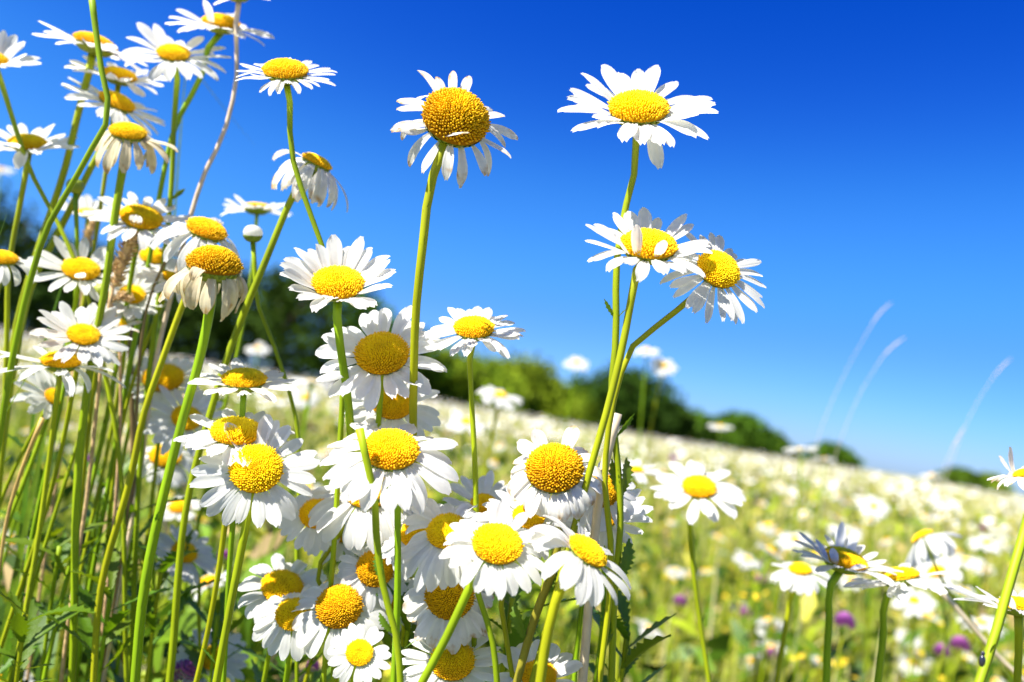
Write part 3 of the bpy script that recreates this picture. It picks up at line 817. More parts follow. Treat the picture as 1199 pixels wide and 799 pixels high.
D('withered daisy cut by the right edge above the meadow skyline', 1200, 553, 40, 26, .36, n=(-.15, .8, .1), e=20, k=60, np_=12, dome='mid', mat='petal_old', W=12, group=RG, leaves=0, sr=.0016,
      stem=[(1203, 610, .30), (1184, 680, .29), (1167, 745, .285), (1150, 799, .28)], ex=[(120, 80, -20, 1.2), (150, 70, -10, 1)], hairs=40)

# --- left clump
D('daisy cut by the left edge near the top, petals fanned right', -6, 68, 46, 26, .42, n=(.15, .84, .5), e=34, k=12, np_=19, dome='mid', W=12, group=LG, leaves=0,
      stem=[(2, 98), (18, 150), (35, 200), (68, 265), (100, 345), (118, 420), (140, 520), (150, 799)], sr=.0012, smat='stem')
D('blurred daisy seen from the side and below, highest on the far left', 112, 48, 60, 46, .44, n=(.36, .90, .02), e=6, k=10, np_=17, dome='mid', W=14, group=LG, leaves=0,
      stem=[(108, 66), (92, 130), (75, 200), (45, 290), (20, 380), (8, 480), (-5, 600)], sr=.0017)
D('blurred daisy tucked under the highest left one, petals to the left', 140, 86, 56, 38, .45, n=(.22, .92, .16), e=16, k=20, np_=16, dome='mid', W=14, group=LG, leaves=0)
D('blurred daisy tilted to the right above the ragged cream one', 138, 117, 58, 40, .44, n=(.40, .84, .26), e=4, k=16, np_=15, dome='mid', W=14, group=LG, leaves=0,
      stem=[(134, 150), (118, 175), (95, 220), (70, 270), (40, 330), (20, 420), (0, 560)], sr=.0016)
D('ragged daisy with cream petals hanging and curling under a brown-yellow dome', 150, 152, 56, 40, .40, n=(.12, .88, .30), e=-28, k=42, np_=15, dome='mid', mat='petal_cream', W=14, g=.8, group=LG, leaves=3,
      stem=[(145, 190), (134, 260), (126, 330), (110, 430), (95, 560), (80, 799)], sr=.0018, jit=1.6, lj=.3, ex=[(350, 10, 30, 1.1), (0, 0, 20, 1.1)])
D('open daisy with a round centre in the upper left, second from the right up there', 203, 60, 60, 36, .43, n=(.08, .88, .36), e=6, k=26, np_=17, dome='mid', W=14, group=LG, leaves=0,
      stem=[(207, 85), (204, 140), (202, 210), (194, 300), (180, 400), (165, 520), (150, 799)], sr=.0014)
D('blurred daisy at the top edge, right of the highest left ones', 259, 24, 58, 42, .44, n=(.12, .88, .12), e=8, k=18, np_=19, dome='mid', W=14, group=LG, leaves=0,
      stem=[(252, 42), (236, 90), (206, 146), (188, 215), (172, 300), (150, 420), (130, 560)], sr=.0014, ex=[(255, 70, 20, .8)])
D('flower head cut by the top edge, seen from below on a thin pale stalk', 279, -8, 38, 28, .43, n=(.05, .95, -.2), e=20, k=10, np_=15, dome='mid', W=10, group=LG, leaves=0, smat='stem_pale',
      stem=[(277, 20), (278, 90), (262, 160), (240, 205), (226, 245), (205, 320), (178, 420), (160, 560)], sr=.0012)
D('flat daisy at the far left edge, yellow centre crossed by a thin stem', 32, 165, 54, 39, .43, n=(.02, .92, .30), e=16, k=20, np_=18, dome='mid', W=13, group=LG, leaves=0,
      stem=[(33, 185), (24, 240), (12, 310), (8, 400), (0, 520)], sr=.0013)
D('neat flat daisy against the sky right of the left clump', 334, 79, 58, 51, .355, n=(.02, .92, .26), e=6, k=22, np_=26, dome='mid', W=9, group=LG, leaves=0,
      stem=[(338, 108), (341, 180), (356, 232), (371, 272), (390, 330), (402, 420), (400, 560), (380, 799)], sr=.0013)
D('spent daisy with long petals hanging straight down, right of the left clump in the sky', 372, 188, 66, 36, .385, n=(.42, .82, .05), e=-22, k=62, np_=16, dome='mid', mat='petal_old', W=12, g=1.1, group=LG, leaves=0,
      stem=[(352, 214), (340, 236), (318, 290), (302, 330), (275, 400), (250, 480), (222, 580), (195, 799)], sr=.0018, ex=[(100, 30, 20, .8), (150, 20, 60, 1.1)])
D('daisy seen from below with an olive green underside, above the white bud', 301, 242, 40, 32, .52, n=(.06, .96, -.14), e=10, k=12, np_=19, dome='flat', W=10, group=LG, leaves=0)
D('daisy with a petal folded across its centre in the upper middle of the left clump', 166, 252, 56, 46, .41, n=(.16, .80, .48), e=8, k=22, np_=18, dome='mid', W=13, group=LG, leaves=3, ex=[(272, 80, 10, .55)])
D('white blurred daisy behind the green bud of the left clump', 103, 248, 40, 22, .52, n=(.1, .9, .2), e=22, k=14, np_=18, dome='mid', W=11, group=LG, leaves=0)
D('daisy with white petals sagging to the left, behind the wilted cream one', 243, 266, 70, 46, .385, n=(.30, .82, .34), e=-10, k=48, np_=17, dome='mid', W=15, g=.6, group=LG, leaves=0,
      stem=[(228, 320), (212, 360), (190, 420), (170, 480), (155, 560), (120, 700), (110, 799)], sr=.0016)
D('wilted daisy with wrinkled cream petals hanging like a skirt', 252, 303, 74, 62, .355, n=(.14, .88, .24), e=-38, k=50, np_=19, dome='high', mat='petal_cream', W=15, g=1.2, group=LG, leaves=3, seed=8, jit=2.0,
      stem=[(247, 350), (236, 410), (215, 490), (192, 590), (172, 690), (158, 799)], sr=.0021, hairs=50, lj=.25, ex=[(265, 70, 100, .75)])
D('daisy with a petal curled over its dome, crossed by a brown stalk', 95, 313, 54, 40, .42, n=(.12, .74, .54), e=14, k=18, np_=15, dome='mid', W=13, group=LG, leaves=3, ex=[(290, 70, 20, .5)])
D('daisy half hidden behind the brown grass head', 180, 298, 40, 30, .45, n=(.05, .8, .5), e=10, k=20, np_=18, dome='mid', W=11, group=LG, leaves=3)
D('compact daisy facing the camera under the brown grass head', 155, 344, 38, 28, .43, n=(.05, .62, .72), e=14, k=20, np_=16, dome='flat', W=12, group=LG, leaves=3)
D('daisy tilted right just left of the wilted cream one', 204, 325, 40, 26, .43, n=(.45, .75, .36), e=-4, k=24, np_=14, dome='mid', W=12, group=LG, leaves=3)
D('daisy with clean white petals raised to the upper left, lower left clump', 98, 391, 52, 35, .39, n=(.12, .70, .62), e=18, k=16, np_=18, dome='flat', W=13, group=LG, leaves=3)
D('half-opened daisy right behind the clean white one', 136, 376, 30, 24, .42, n=(.3, .78, .4), e=30, k=20, np_=9, dome='mid', mat='petal_old', W=10, group=LG, leaves=0)
D('daisy at the left edge cut by the frame, drooping thin petals', 2, 300, 44, 34, .40, n=(.1, .85, .3), e=-6, k=56, np_=14, dome='mid', W=11, g=.7, group=LG, leaves=3)
D('straggly daisy with a few long bent petals, below the clean white one', 72, 420, 66, 42, .385, n=(.05, .86, .28), e=6, k=30, np_=12, dome='mid', W=11, group=LG, leaves=3, jit=1.6, lj=.3)
D('small daisy facing right with all its petals to the left', 64, 464, 44, 22, .43, n=(.45, .52, .68), e=4, k=14, np_=16, dome='flat', W=12, group=LG, leaves=3, gap=((300, 360), (0, 60)))
D('shaded daisy with an ochre centre behind two crossing stems', 191, 440, 44, 46, .46, n=(-.05, .72, .6), e=10, k=14, np_=18, dome='mid', W=11, group=LG, leaves=3)
D('daisy half behind a stem, pale petals fanned to the left', 219, 488, 52, 34, .44, n=(.22, .56, .76), e=6, k=14, np_=18, dome='mid', W=12, group=LG, leaves=3)
D('flat crisp daisy above the broad yellow oval one', 286, 441, 62, 50, .36, n=(.02, .92, .30), e=10, k=18, np_=17, dome='mid', W=15, group=LG, leaves=0,
      stem=[(285, 470), (282, 520), (272, 640), (258, 799)])
D('broad daisy with a wide oval yellow centre, above the round-faced one', 277, 502, 64, 58, .352, n=(.03, .84, .44), e=4, k=22, np_=19, dome='mid', W=18, group=LG, leaves=0)
D('round-faced daisy turned to the camera with wide separate petals, left of centre', 300, 547, 72, 61, .338, n=(-.02, .42, .86), e=2, k=18, np_=20, dome='mid', W=17, group=LG, leaves=0,
      stem=[(291, 605), (281, 660), (268, 730), (254, 799)], sr=.0018, hairs=30)
D('dim daisy with an orange dome deep in the left undergrowth', 194, 532, 40, 36, .50, n=(.05, .7, .6), e=-10, k=34, np_=16, dome='mid', W=11, g=.3, group=LG, leaves=3)
D('tiny daisy low behind the crossing stems of the left clump', 210, 592, 24, 24, .62, n=(-.1, .8, .5), e=6, k=20, np_=14, dome='mid', W=8, group=LG, leaves=0)
D('medium daisy tilted right in the lower left undergrowth', 217, 645, 42, 30, .45, n=(.35, .58, .66), e=8, k=16, np_=18, dome='mid', W=11, group=LG, leaves=3,
      stem=[(228, 665), (233, 720), (234, 799)])
D('small tilted daisy seen edge-on beside the medium one low on the left', 243, 679, 28, 22, .55, n=(-.35, .85, .3), e=6, k=14, np_=16, dome='mid', W=8, group=LG, leaves=0)
D('large daisy lying in deep shade at the bottom left', 248, 769, 44, 30, .46, n=(.1, .45, .82), e=4, k=18, np_=17, dome='mid', W=13, group=LG, leaves=0)
D('tiny blurred daisy in the grass at the lower left edge', 15, 632, 20, 14, .95, n=(.1, .6, .7), e=4, k=20, np_=12, dome='mid', W=7, group=LG, leaves=0, simple=True)
D('dim daisy cut by the lower left corner of the frame', 6, 790, 34, 24, .5, n=(.2, .7, .5), e=4, k=30, np_=15, dome='mid', W=11, group=LG, leaves=0)

# --- out-of-focus flowers standing clear in the meadow behind
BG = 'blurred daisies standing above the meadow behind'
for (x, y, Rp, dw, n, lab) in [
    (675, 423, 17, 9, (.1, .8, .4), 'blurred white flower just left of the branching stems, above the trees'),
    (757, 409, 17, 9, (0, .9, .2), 'upper of two blurred flowers just right of the branching stems'),
    (777, 427, 17, 11, (.2, .75, .5), 'lower of two blurred flowers just right of the branching stems'),
    (843, 498, 15, 7, (.1, .9, .1), 'blurred white flower in front of the small round tree'),
    (937, 525, 21, 10, (-.05, .9, -.1), 'blurred white flower rising above the skyline right of the small round tree'),
    (586, 461, 28, 15, (.2, .8, .3), 'blurred white flower below the bright green tree'),
    (365, 446, 26, 14, (.1, .85, -.1), 'blurred daisy seen from below, left of the crossed broad daisy'),
    (357, 464, 18, 12, (.0, .7, .5), 'faded blurred daisy low beside the one seen from below'),
    (1, 197, 16, 8, (.1, .8, .2), 'blurred white petals of a flower at the left edge of the sky'),
    (302, 407, 15, 8, (0, .8, .4), 'tiny blurred daisy before the dark trees left of centre'),
    (546, 492, 26, 14, (.1, .85, .4), 'blurred daisy with a yellow centre left of the thin straight stem'),
    (966, 537, 14, 8, (.1, .9, -.1), 'blurred brownish daisy just under the tiny lone tree'),
    (1053, 572, 17, 8, (.2, .8, .2), 'blurred white daisy below the leaning grass stalks'),
    (1023, 592, 18, 10, (.1, .7, .6), 'blurred daisy with a yellow centre below the leaning grass stalks'),
    (1090, 556, 13, 7, (0, .9, .1), 'blurred daisy breaking the skyline near the right end'),
    (1107, 587, 18, 9, (.1, .85, .2), 'blurred white daisy near the right end of the skyline'),
    (880, 773, 16, 9, (.1, .55, .75), 'small blurred open daisy at the bottom, right of the lone yellow-green stem'),
    (903, 735, 18, 10, (.1, .7, .6), 'blurred daisy left of the side-on daisy stem'),
    (996, 678, 16, 11, (.1, .75, .5), 'small blurred daisy under the side-on daisy'),
    (1070, 702, 24, 13, (0, .7, .6), 'blurred pair-like white daisy under the petals lying back'),
    (1068, 775, 18, 10, (.1, .7, .6), 'blurred yellow-centred daisy at the bottom right'),
    (1155, 634, 20, 11, (.1, .8, .4), 'blurred daisy left of the thick stem at the right edge'),
    (1130, 655, 20, 10, (.1, .85, .3), 'blurred white daisy below the one left of the thick stem'),
    (1150, 728, 26, 12, (.1, .85, .3), 'blurred white daisy beside the thick stem, low at the right'),
    (930, 630, 22, 11, (-.1, .8, .4), 'blurred daisy above the side-on daisy at the right'),
    (990, 622, 20, 10, (.1, .8, .4), 'blurred daisy above the right-hand pair'),
    (760, 735, 20, 10, (.4, .7, .3), 'pale blurred daisy in the grass right of the centre clump'),
    (790, 668, 13, 7, (.1, .8, .4), 'small pale daisy in the grass behind the arching petals'),
    (875, 654, 17, 9, (.3, .7, .4), 'blurred daisy in the grass right of the open daisy')]:
    dd = min(2.6, 24.0 / Rp)
    D(lab, x, y, Rp, dw, dd, n=n, e=6, k=30, np_=13, dome='mid', W=Rp * .36, group=BG, leaves=0, simple=True, g=.15, sr=.0017)


# ------------------------------------------------------------------ buds, stalks, seed heads
def bud(label, cx, cy, rpx, d, white, stem, mat='calyx', n=(.05, .97, .1)):
    N = camvec(n, cx, cy); c = P(cx, cy, d); r = rpx * d / FPX
    pts = path_to_ground([c - N * r * .7] + [P(p[0], p[1], d) for p in stem])
    base = pts[-1].copy(); base.z = 0
    t = empty('daisy_bud', base); tag(t, label, 'flower bud')
    me, curve, rad = stem_mesh([p - base for p in pts], .0010, .0014)
    link('stem', me, t)
    X = (RT - N * RT.dot(N)).normalized(); Y = N.cross(X); M = Matrix((X, Y, N)).transposed().to_4x4()
    ca = link('calyx', CALYX, t); ca.matrix_local = Matrix.Translation(c - base - N * r * .1) @ M @ Matrix.Diagonal((r * .98, r * .98, r * 1.25, 1))
    mb = MB(); seg = 18
    prof = [(.95, -.15), (1.0, .15), (.9, .5), (.62, .8), (.25, .93)]
    V = [(q * math.cos(j * 6.2832 / seg) * (1 + .03 * (j % 2)), q * math.sin(j * 6.2832 / seg) * (1 + .03 * (j % 2)), z) for q, z in prof for j in range(seg)]
    F = [(i * seg + j, i * seg + (j + 1) % seg, (i + 1) * seg + (j + 1) % seg, (i + 1) * seg + j) for i in range(len(prof) - 1) for j in range(seg)]
    F.append(tuple(len(V) - seg + j for j in range(seg)))
    mb.add(V, F)
    p = link('folded_petals', mb.mesh('folded_petals', ['petal' if white else mat]), t)
    p.matrix_local = Matrix.Translation(c - base) @ M @ Matrix.Scale(r, 4)


bud('round white bud on a green stalk between the wilted daisy and the sky', 296, 274, 11, .40, True, [(298, 310), (300, 350), (318, 400), (345, 490), (350, 640)])
bud('pale green bud with a yellowish top on the far left', 88, 218, 9.5, .43, False, [(89, 250), (90, 300), (86, 360), (70, 470), (40, 640)])
bud('dark green closed bud left of the brown grass head', 120, 342, 11, .42, False, [(117, 380), (110, 450), (96, 560), (84, 700)])


def stalk(name, label, cat, pts, d, r, mat, group=None, leaves=0, head=None, hairs=0, cutoff=False):
    pw = [P(p[0], p[1], p[2] if len(p) > 2 else d) for p in pts]
    pw = path_to_ground(pw, (0, 0))
    base = pw[-1].copy(); base.z = 0
    t = empty(name, base); tag(t, label, cat, group)
    me, curve, rad = stem_mesh([p - base for p in pw], r, r * 1.2, hairs, mat, sides=8)
    st = link('stem', me, t)
    for _ in range(leaves):
        i = rng.randrange(4, 20); a = rng.random() * 6.28
        dv = Vector((math.cos(a), math.sin(a) * .6, rng.uniform(.4, 1.2))).normalized()
        add_leaf(st, curve[i] + np.array(dv) * rad[i] * .8, dv, rng.uniform(.018, .04))
    if head:
        hp, hr, hm, nsp = head
        hw = [P(q[0], q[1], d) - base for q in hp]
        c = catmull(hw, 14); mb = MB()
        prof = hr * np.sin(np.linspace(.25, 3.0, 14)) ** .7
        tube(mb, c, prof * .5, 7)
        for k in range(nsp):
            i = rng.randrange(0, 13); T = c[min(i + 1, 13)] - c[i]; T /= np.linalg.norm(T) + 1e-9
            u = np.cross(T, (.3, .8, .2)); u /= np.linalg.norm(u); v = np.cross(T, u); a = rng.random() * 6.28
            dr = u * math.cos(a) + v * math.sin(a); p = c[i] + (c[min(i + 1, 13)] - c[i]) * rng.random() + dr * prof[i] * .4
            ax = dr * .8 + T * -.6 if np.dot(T, (0, 0, 1)) < 0 else dr * .8 + T * .6
            ax = ax / np.linalg.norm(ax) * hr * rng.uniform(.6, 1.0); sd = np.cross(ax, dr + T * .3); sd = sd / np.linalg.norm(sd) * hr * .22
            nn = np.cross(sd, ax); nn = nn / np.linalg.norm(nn) * hr * .15
            mb.add([p, p + ax * .5 + sd, p + ax, p + ax * .5 - sd, p + ax * .5 + nn], [(0, 1, 4), (1, 2, 4), (2, 3, 4), (3, 0, 4)])
        link('seed_head', mb.mesh('seed_head', [hm], smooth=False), t)
    STALK[label] = (st, curve, base)
    return t


STALK = {}
HL = 'headless green stalk with a small leaf, cut off in front of the broad bright dome'
stalk('headless_stalk', HL, 'flower stalk',
      [(421, 502), (430, 545), (437, 580), (440, 640), (447, 690), (462, 750), (466, 799)], .30, .0013, 'stem', hairs=60)
stalk('flower_stalk', 'tall green stalk leaving the frame at the top, before the upper left daisies', 'flower stalk',
      [(106, -15), (113, 40), (121, 95), (128, 135), (112, 165), (84, 215), (55, 265), (34, 330), (15, 420), (0, 520)], .37, .0014, 'stem')
stalk('dry_stalk', 'pale yellow broken stub beside the branching stems', 'dry stalk', [(722, 484), (712, 525), (704, 560), (694, 640), (684, 799)], .335, .0017, 'stem_pale')
stalk('dry_stalk', 'reddish brown upright stalk in the left undergrowth', 'dry stalk', [(152, 380), (153, 470), (155, 580), (150, 700), (146, 799)], .46, .0016, 'stem_brown', leaves=3)
stalk('dry_stalk', 'thin pinkish brown stalk leaning beside the compact daisy', 'dry stalk', [(200, 295), (188, 318), (175, 350), (165, 400), (158, 480)], .42, .0008, 'stem_brown')
stalk('grass_stalk', 'fuzzy brown grass seed head in the middle of the left clump', 'grass stalk', [(132, 334), (124, 380), (112, 470), (100, 600)], .41, .0010, 'dry', head=([(134, 336), (146, 298), (162, 268)], .0050, 'dry', 170))
stalk('grass_stalk', 'smaller blurred brown grass seed head behind the green bud', 'grass stalk', [(100, 290), (96, 340), (88, 420), (70, 560)], .5, .0010, 'dry', head=([(101, 290), (106, 270), (112, 254)], .0045, 'dry', 110))
stalk('grass_stalk', 'curled brown dead flower head under the compact daisy', 'grass stalk', [(128, 352), (136, 380), (140, 450), (136, 560)], .42, .0009, 'dry', head=([(128, 352), (142, 347), (158, 351)], .0032, 'dry', 80))
stalk('grass_stalk', 'ochre bent dry grass blade in the left undergrowth', 'grass stalk', [(50, 490), (30, 540), (12, 600), (2, 660)], .40, .0010, 'stem_ochre')
stalk('grass_stalk', 'pale dry stalk leaning across the bottom right corner', 'grass stalk', [(1100, 690), (1140, 735), (1172, 772), (1200, 799)], .55, .0014, 'stem_pale')
SG = 'grass stalks leaning in the sky'
stalk('grass_stalk', 'blurred pink grass plume, highest of the leaning stalks', 'grass stalk', [(1022, 378), (990, 435), (958, 508), (945, 560)], 1.15, .0003, 'pinkgrass', SG, head=([(1020, 381), (1030, 367), (1044, 354)], .0017, 'pinkgrass', 55))
stalk('grass_stalk', 'blurred pink grass plume just below the highest leaning one', 'grass stalk', [(1034, 417), (1010, 455), (986, 510), (972, 560)], 1.1, .0003, 'pinkgrass', SG, head=([(1033, 418), (1045, 406), (1060, 395)], .0018, 'pinkgrass', 55))
stalk('grass_stalk', 'blurred pink grass plume nearest the right edge of the sky', 'grass stalk', [(1165, 438), (1140, 480), (1118, 530), (1100, 580)], 1.15, .0003, 'pinkgrass', SG, head=([(1165, 439), (1173, 430), (1184, 420)], .0017, 'pinkgrass', 50))
stalk('grass_stalk', 'short blurred whitish plume just above the right skyline', 'grass stalk', [(1115, 526), (1104, 550), (1094, 580)], 1.1, .0003, 'pinkgrass', SG, head=([(1114, 527), (1122, 512), (1130, 499)], .0018, 'pinkgrass', 40))


def grass_blade(label, pts, d, wd, mat='leaf'):
    pw = path_to_ground([P(p[0], p[1], d) for p in pts]); base = pw[-1].copy(); base.z = 0
    c = catmull([p - base for p in pw], 30); n = len(c)
    T = np.gradient(c, axis=0); T /= np.linalg.norm(T, axis=1)[:, None]
    S = np.cross(T, vnp(FW) + np.array((.4, 0, .2))); S /= np.linalg.norm(S, axis=1)[:, None]
    Bn = np.cross(S, T)
    hw = wd / 2 * np.clip(np.linspace(0.02, 3.2, n), 0, 1)[:, None]
    V = np.concatenate([c - S * hw, c + Bn * hw * .35, c + S * hw]); F = []
    for i in range(n - 1):
        F += [(i, i + 1, n + i + 1, n + i), (n + i, n + i + 1, 2 * n + i + 1, 2 * n + i)]
    mb = MB(); mb.add(V, F)
    o = link('grass_shoot', mb.mesh('grass_shoot', [mat])); o.location = base
    tag(o, label, 'grass blade')


grass_blade('dark pointed grass blade crossing the sky in the upper left', [(298, 170), (268, 134), (240, 98), (222, 72), (215, 120), (200, 300), (160, 520)], .56, .0030)
grass_blade('broad pale green blade at the left edge before the dark trees', [(8, 250), (-6, 290), (-20, 400), (-40, 600)], .34, .006)
grass_blade('wide upright green blade behind the straggly daisy on the left', [(88, 280), (74, 330), (58, 380), (40, 480), (24, 640)], .48, .0055)
grass_blade('bright green blade rising left of the dark green bud', [(112, 330), (92, 365), (70, 420), (50, 520)], .47, .006)
grass_blade('thin curved grass blade low in the left undergrowth', [(-10, 470), (40, 425), (8, 480), (-30, 600)], .40, .0025)

# leafy unflowered shoots in the lower left and centre
for k, (x, y, d, lab) in enumerate([
    (158, 600, .44, 'dark leafy shoot at the foot of the reddish brown stalk'), (70, 640, .42, 'toothed leafy shoot low at the far left'),
    (130, 690, .40, 'broad leafed dark shoot at the bottom left'), (190, 660, .43, 'leafy shoot below the dim orange-domed daisy'),
    (30, 720, .38, 'leafy shoot in the lower left corner'), (340, 770, .42, 'leafy shoot under the hanging petals of the stacked pair'),
    (480, 720, .37, 'pale leaved shoot beside the headless stalk'), (600, 700, .36, 'leafy shoot between the lower stems of the centre clump'),
    (735, 740, .38, 'serrated leafy shoot on the right foot of the branching stems'), (120, 560, .47, 'dark leafy shoot in the middle of the left undergrowth'),
    (55, 560, .48, 'green leafy shoot under the small daisy facing right'), (255, 720, .44, 'leafy shoot left of the bottom of the round-faced daisy stem')]):
    t = stalk('leafy_shoot', lab, 'leafy shoot', [(x, y), (x - 8, y + 60), (x - 18, y + 140)], d, .0011, 'stem')
    st = t.children[0]
    base = t.location
    for j in range(9):
        yy = y + j * 14 * (1 if y < 700 else .8)
        p = P(x - 8 * (yy - y) / 60, yy, d) - base
        a = j * 2.4 + k
        add_leaf(st, p, (math.cos(a), math.sin(a) * .7, rng.uniform(.5, 1.2)), rng.uniform(.022, .042), kind=j % 4)


def leaf_at(tt, px, py, ang, lpx, d, kind):
    st, curve, base = tt
    p = P(px, py, d) - base
    i = int(np.argmin(np.linalg.norm(curve - vnp(p), axis=1)))
    a = R(ang); dv = RT * math.cos(a) + UP * math.sin(a) - FW * .12
    add_leaf(st, curve[i], dv, lpx * d / FPX, up=(-FW * .8 + RT * (.5 if ang < 90 else -.5)), kind=kind)


for lab, spots, dd in (('big fresh daisy with raised petals on the topmost stem against deep blue sky', [(722, 520, 50, 36, 2), (724, 590, 68, 50, 1), (724, 592, 108, 46, 0), (722, 362, 122, 28, 2), (716, 700, 60, 60, 1), (715, 740, 110, 44, 0)], .336),
                       ('open daisy with a round centre in the upper left, second from the right up there', [(202, 222, 35, 22, 0)], .43),
                       ('large daisy with a dark-dotted dome and crumpled petals beside the branching stems', [(640, 690, 60, 46, 1), (622, 740, 120, 50, 1)], .318)):
    t, st, cv = DAISY[lab]
    for x, y, an, l, kd in spots: leaf_at((st, cv, t.location), x, y, an, l, dd, kd)
for x, y, an, l, kd in [(437, 582, 48, 30, 0), (440, 672, 108, 42, 1), (462, 752, 140, 34, 1)]:
    leaf_at(STALK[HL], x, y, an, l, .30, kd)


# ------------------------------------------------------------------ purple clover
def clover(label, cx, cy, rpx, d):
    c = P(cx, cy, d); r = rpx * d / FPX; N = Vector((rng.uniform(-.2, .2), rng.uniform(-.2, .2), 1)).normalized()
    b = Vector((c.x + rng.uniform(-.03, .03), c.y + .02, 0))
    t = empty('clover', b); tag(t, label, 'clover', 'purple clover heads in the grass')
    me, cv, rad = stem_mesh([c - b - N * r * .6, (c - b) * .5, Vector((0, 0, 0))], .0008, .001, sides=6, n=12)
    link('stem', me, t)
    mb = MB(); ga = 2.39996
    for k in range(70):
        zz = 1 - (k + .5) / 70 * 1.55; q = math.sqrt(max(0, 1 - zz * zz)); a = k * ga
        dr = np.array((q * math.cos(a), q * math.sin(a), zz)); u = np.cross(dr, (.2, .5, .8)); u /= np.linalg.norm(u); v = np.cross(dr, u)
        ax = dr + np.array((0, 0, .5)); ax /= np.linalg.norm(ax)
        p = dr * r * .45
        mb.add([p - u * r * .09, p + u * r * .09, p + ax * r * .45 + u * r * .13, p + ax * r * .62, p + ax * r * .45 - u * r * .13, p + ax * r * .4 + v * r * .13],
               [(0, 1, 5), (1, 2, 5), (2, 3, 5), (3, 4, 5), (4, 0, 5)])
    h = link('flower_head', mb.mesh('flower_head', ['clover']), t); h.location = c - b


for a in [(796, 706, 9, 1.2, 'purple clover in the grass right of the centre clump'), (873, 720, 8, 1.3, 'purple clover right of the lone yellow-green stem'),
          (989, 730, 13, .9, 'large blurred purple clover between the right-hand pair of stems'), (1103, 764, 10, 1.1, 'left of two purple clovers at the bottom right'),
          (1124, 757, 12, 1.0, 'right of two purple clovers at the bottom right'), (904, 767, 9, 1.2, 'purple clover at the bottom left of the right group'),
          (262, 652, 8, .6, 'pinkish clover behind the medium tilted daisy'), (216, 790, 17, .45, 'large pink clover at the bottom edge on the left'),
          (366, 781, 9, .45, 'slim purple clover under the tall round dome'), (313, 712, 7, .5, 'purple clover peeping out left of the stacked pair'),
          (103, 540, 7, .8, 'dim purple clover deep in the left undergrowth'), (788, 538, 5, 1.9, 'tiny purple clover in the pale meadow above the open daisy'),
          (890, 680, 7, 1.5, 'faint pink clover in the grass under the right skyline'), (1150, 620, 5, 2.0, 'tiny pink clover left of the thick stem at the right edge')]:
    clover(a[4], a[0], a[1], a[2], a[3])

# ------------------------------------------------------------------ a small beetle on the thick stem
bp = P(1150, 774, .272)
t = empty('beetle', bp); tag(t, 'tiny dark beetle clinging to the thick stem at the right edge', 'beetle')
for nm, s_, off in (('body', (.0011, .0010, .0021), 0), ('head', (.0007, .0007, .0007), .0025)):
    mb = MB(); V = []; F = []
    for i in range(7):
        th = math.pi * i / 6
        for j in range(10):
            ph = j * math.pi / 5; V.append((s_[0] * math.sin(th) * math.cos(ph), s_[1] * math.sin(th) * math.sin(ph), s_[2] * math.cos(th) + off))
    for i in range(6):
        for j in range(10): F.append((i * 10 + j, i * 10 + (j + 1) % 10, i * 10 + 10 + (j + 1) % 10, i * 10 + 10 + j))
    mb.add(V, F); link(nm, mb.mesh(nm, ['beetle']), t)

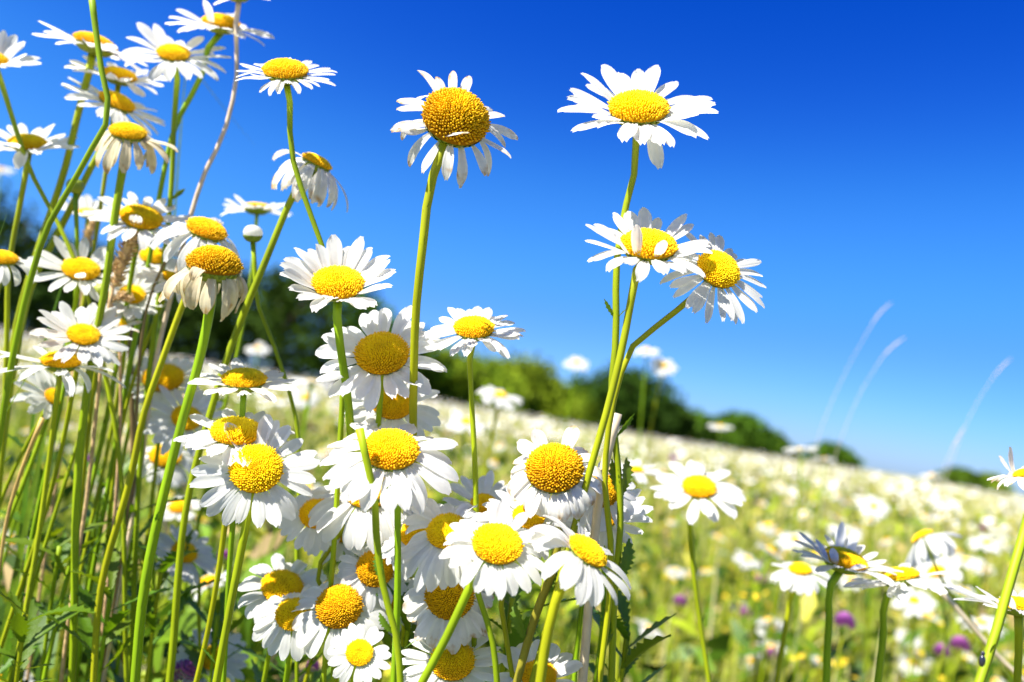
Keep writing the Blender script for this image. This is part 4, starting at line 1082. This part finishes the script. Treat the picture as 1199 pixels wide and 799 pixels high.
# ------------------------------------------------------------------ daisies of the middle meadow: five kinds, copied one by one
protos = []
for k in range(5):
    lr = random.Random(70 + k)
    t = empty('daisy', (0, 0, 0)); tag(t, 'x', 'daisy')
    top = Vector((lr.uniform(-.02, .02), lr.uniform(-.02, .02), .40))
    me, cv, rad = stem_mesh([top, top * .6 + Vector((lr.uniform(-.02, .02), 0, 0)), Vector((0, 0, 0))], .0011, .0016, sides=5, n=10)
    link('stem', me, t)
    N = Vector((lr.uniform(-.5, .5), -.35 + lr.uniform(-.4, .4), 1)).normalized()
    X = Vector((1, 0, 0)); X = (X - N * X.dot(N)).normalized(); Y = N.cross(X); rd = .0085
    M = Matrix((X, Y, N)).transposed().to_4x4()
    co = link('flower_centre', CENTRE_LOW, t); co.matrix_local = Matrix.Translation(top + N * .004) @ M @ Matrix.Scale(rd, 4)
    mb = MB(); ns = 4; uu = _u
    for i in range(15):
        a = (i + lr.uniform(-.25, .25)) * 2 * math.pi / 15
        rv = vnp(X) * math.cos(a) + vnp(Y) * math.sin(a)
        V, tp = petal_verts(vnp(top + N * .003) + rv * rd * .8, rv, vnp(N), .017 * lr.uniform(.85, 1.1), .0062, R(5 + lr.gauss(0, 8)), R([15, 30, 55, 10, 40][k]), [.1, .2, .7, 0, .3][k], 0, 0, 0, ns=4)
        F = [(r_ * NU + j, r_ * NU + j + 1, (r_ + 1) * NU + j + 1, (r_ + 1) * NU + j) for r_ in range(4) for j in range(NU - 1)]
        mb.add(V, F)
    link('petals', mb.mesh('petals', ['petal']), t)
    protos.append(t)
zones = [  # how a meadow daisy's place reads in the photograph
    ('left', 'soft white daisy in the meadow beyond the left clump'),
    ('centre', 'soft white daisy in the meadow beyond the centre clump'),
    ('right', 'soft white daisy in the open meadow at the right')]
first = [True] * 5
placed = 0
while placed < 205:
    u = rng.random(); r = math.sqrt(1.25 ** 2 + u * (4.3 ** 2 - 1.25 ** 2)) if placed > 60 else rng.uniform(1.1, 2.6)
    a = R(rng.uniform(-36, 38))
    x, y = r * math.sin(a), r * math.cos(a)
    h = rng.uniform(.66, 1.12) if r > 2 else rng.uniform(.5, 1.0)
    k = rng.randrange(5); src = protos[k]
    if first[k]:
        t = src; first[k] = False
    else:
        t = src.copy(); COL.objects.link(t)
        for ch in src.children:
            c = ch.copy(); COL.objects.link(c); c.parent = t
    t.location = (x, y, 0); s_ = rng.uniform(.82, 1.15)
    t.rotation_euler = (rng.uniform(-.12, .12), rng.uniform(-.12, .12), rng.uniform(-.9, .9)); t.scale = (s_, s_, h)
    px = 599.5 + FPX * x / y
    near = 'nearer ' if r < 2.0 else ('distant ' if r > 3.2 else '')
    zi = 0 if px < 380 else (1 if px < 760 else 2)
    t['label'] = zones[zi][1].replace('soft ', 'soft ' + near); t['category'] = 'daisy'; t['group'] = near + 'daisies of the meadow, ' + zones[zi][0]
    placed += 1
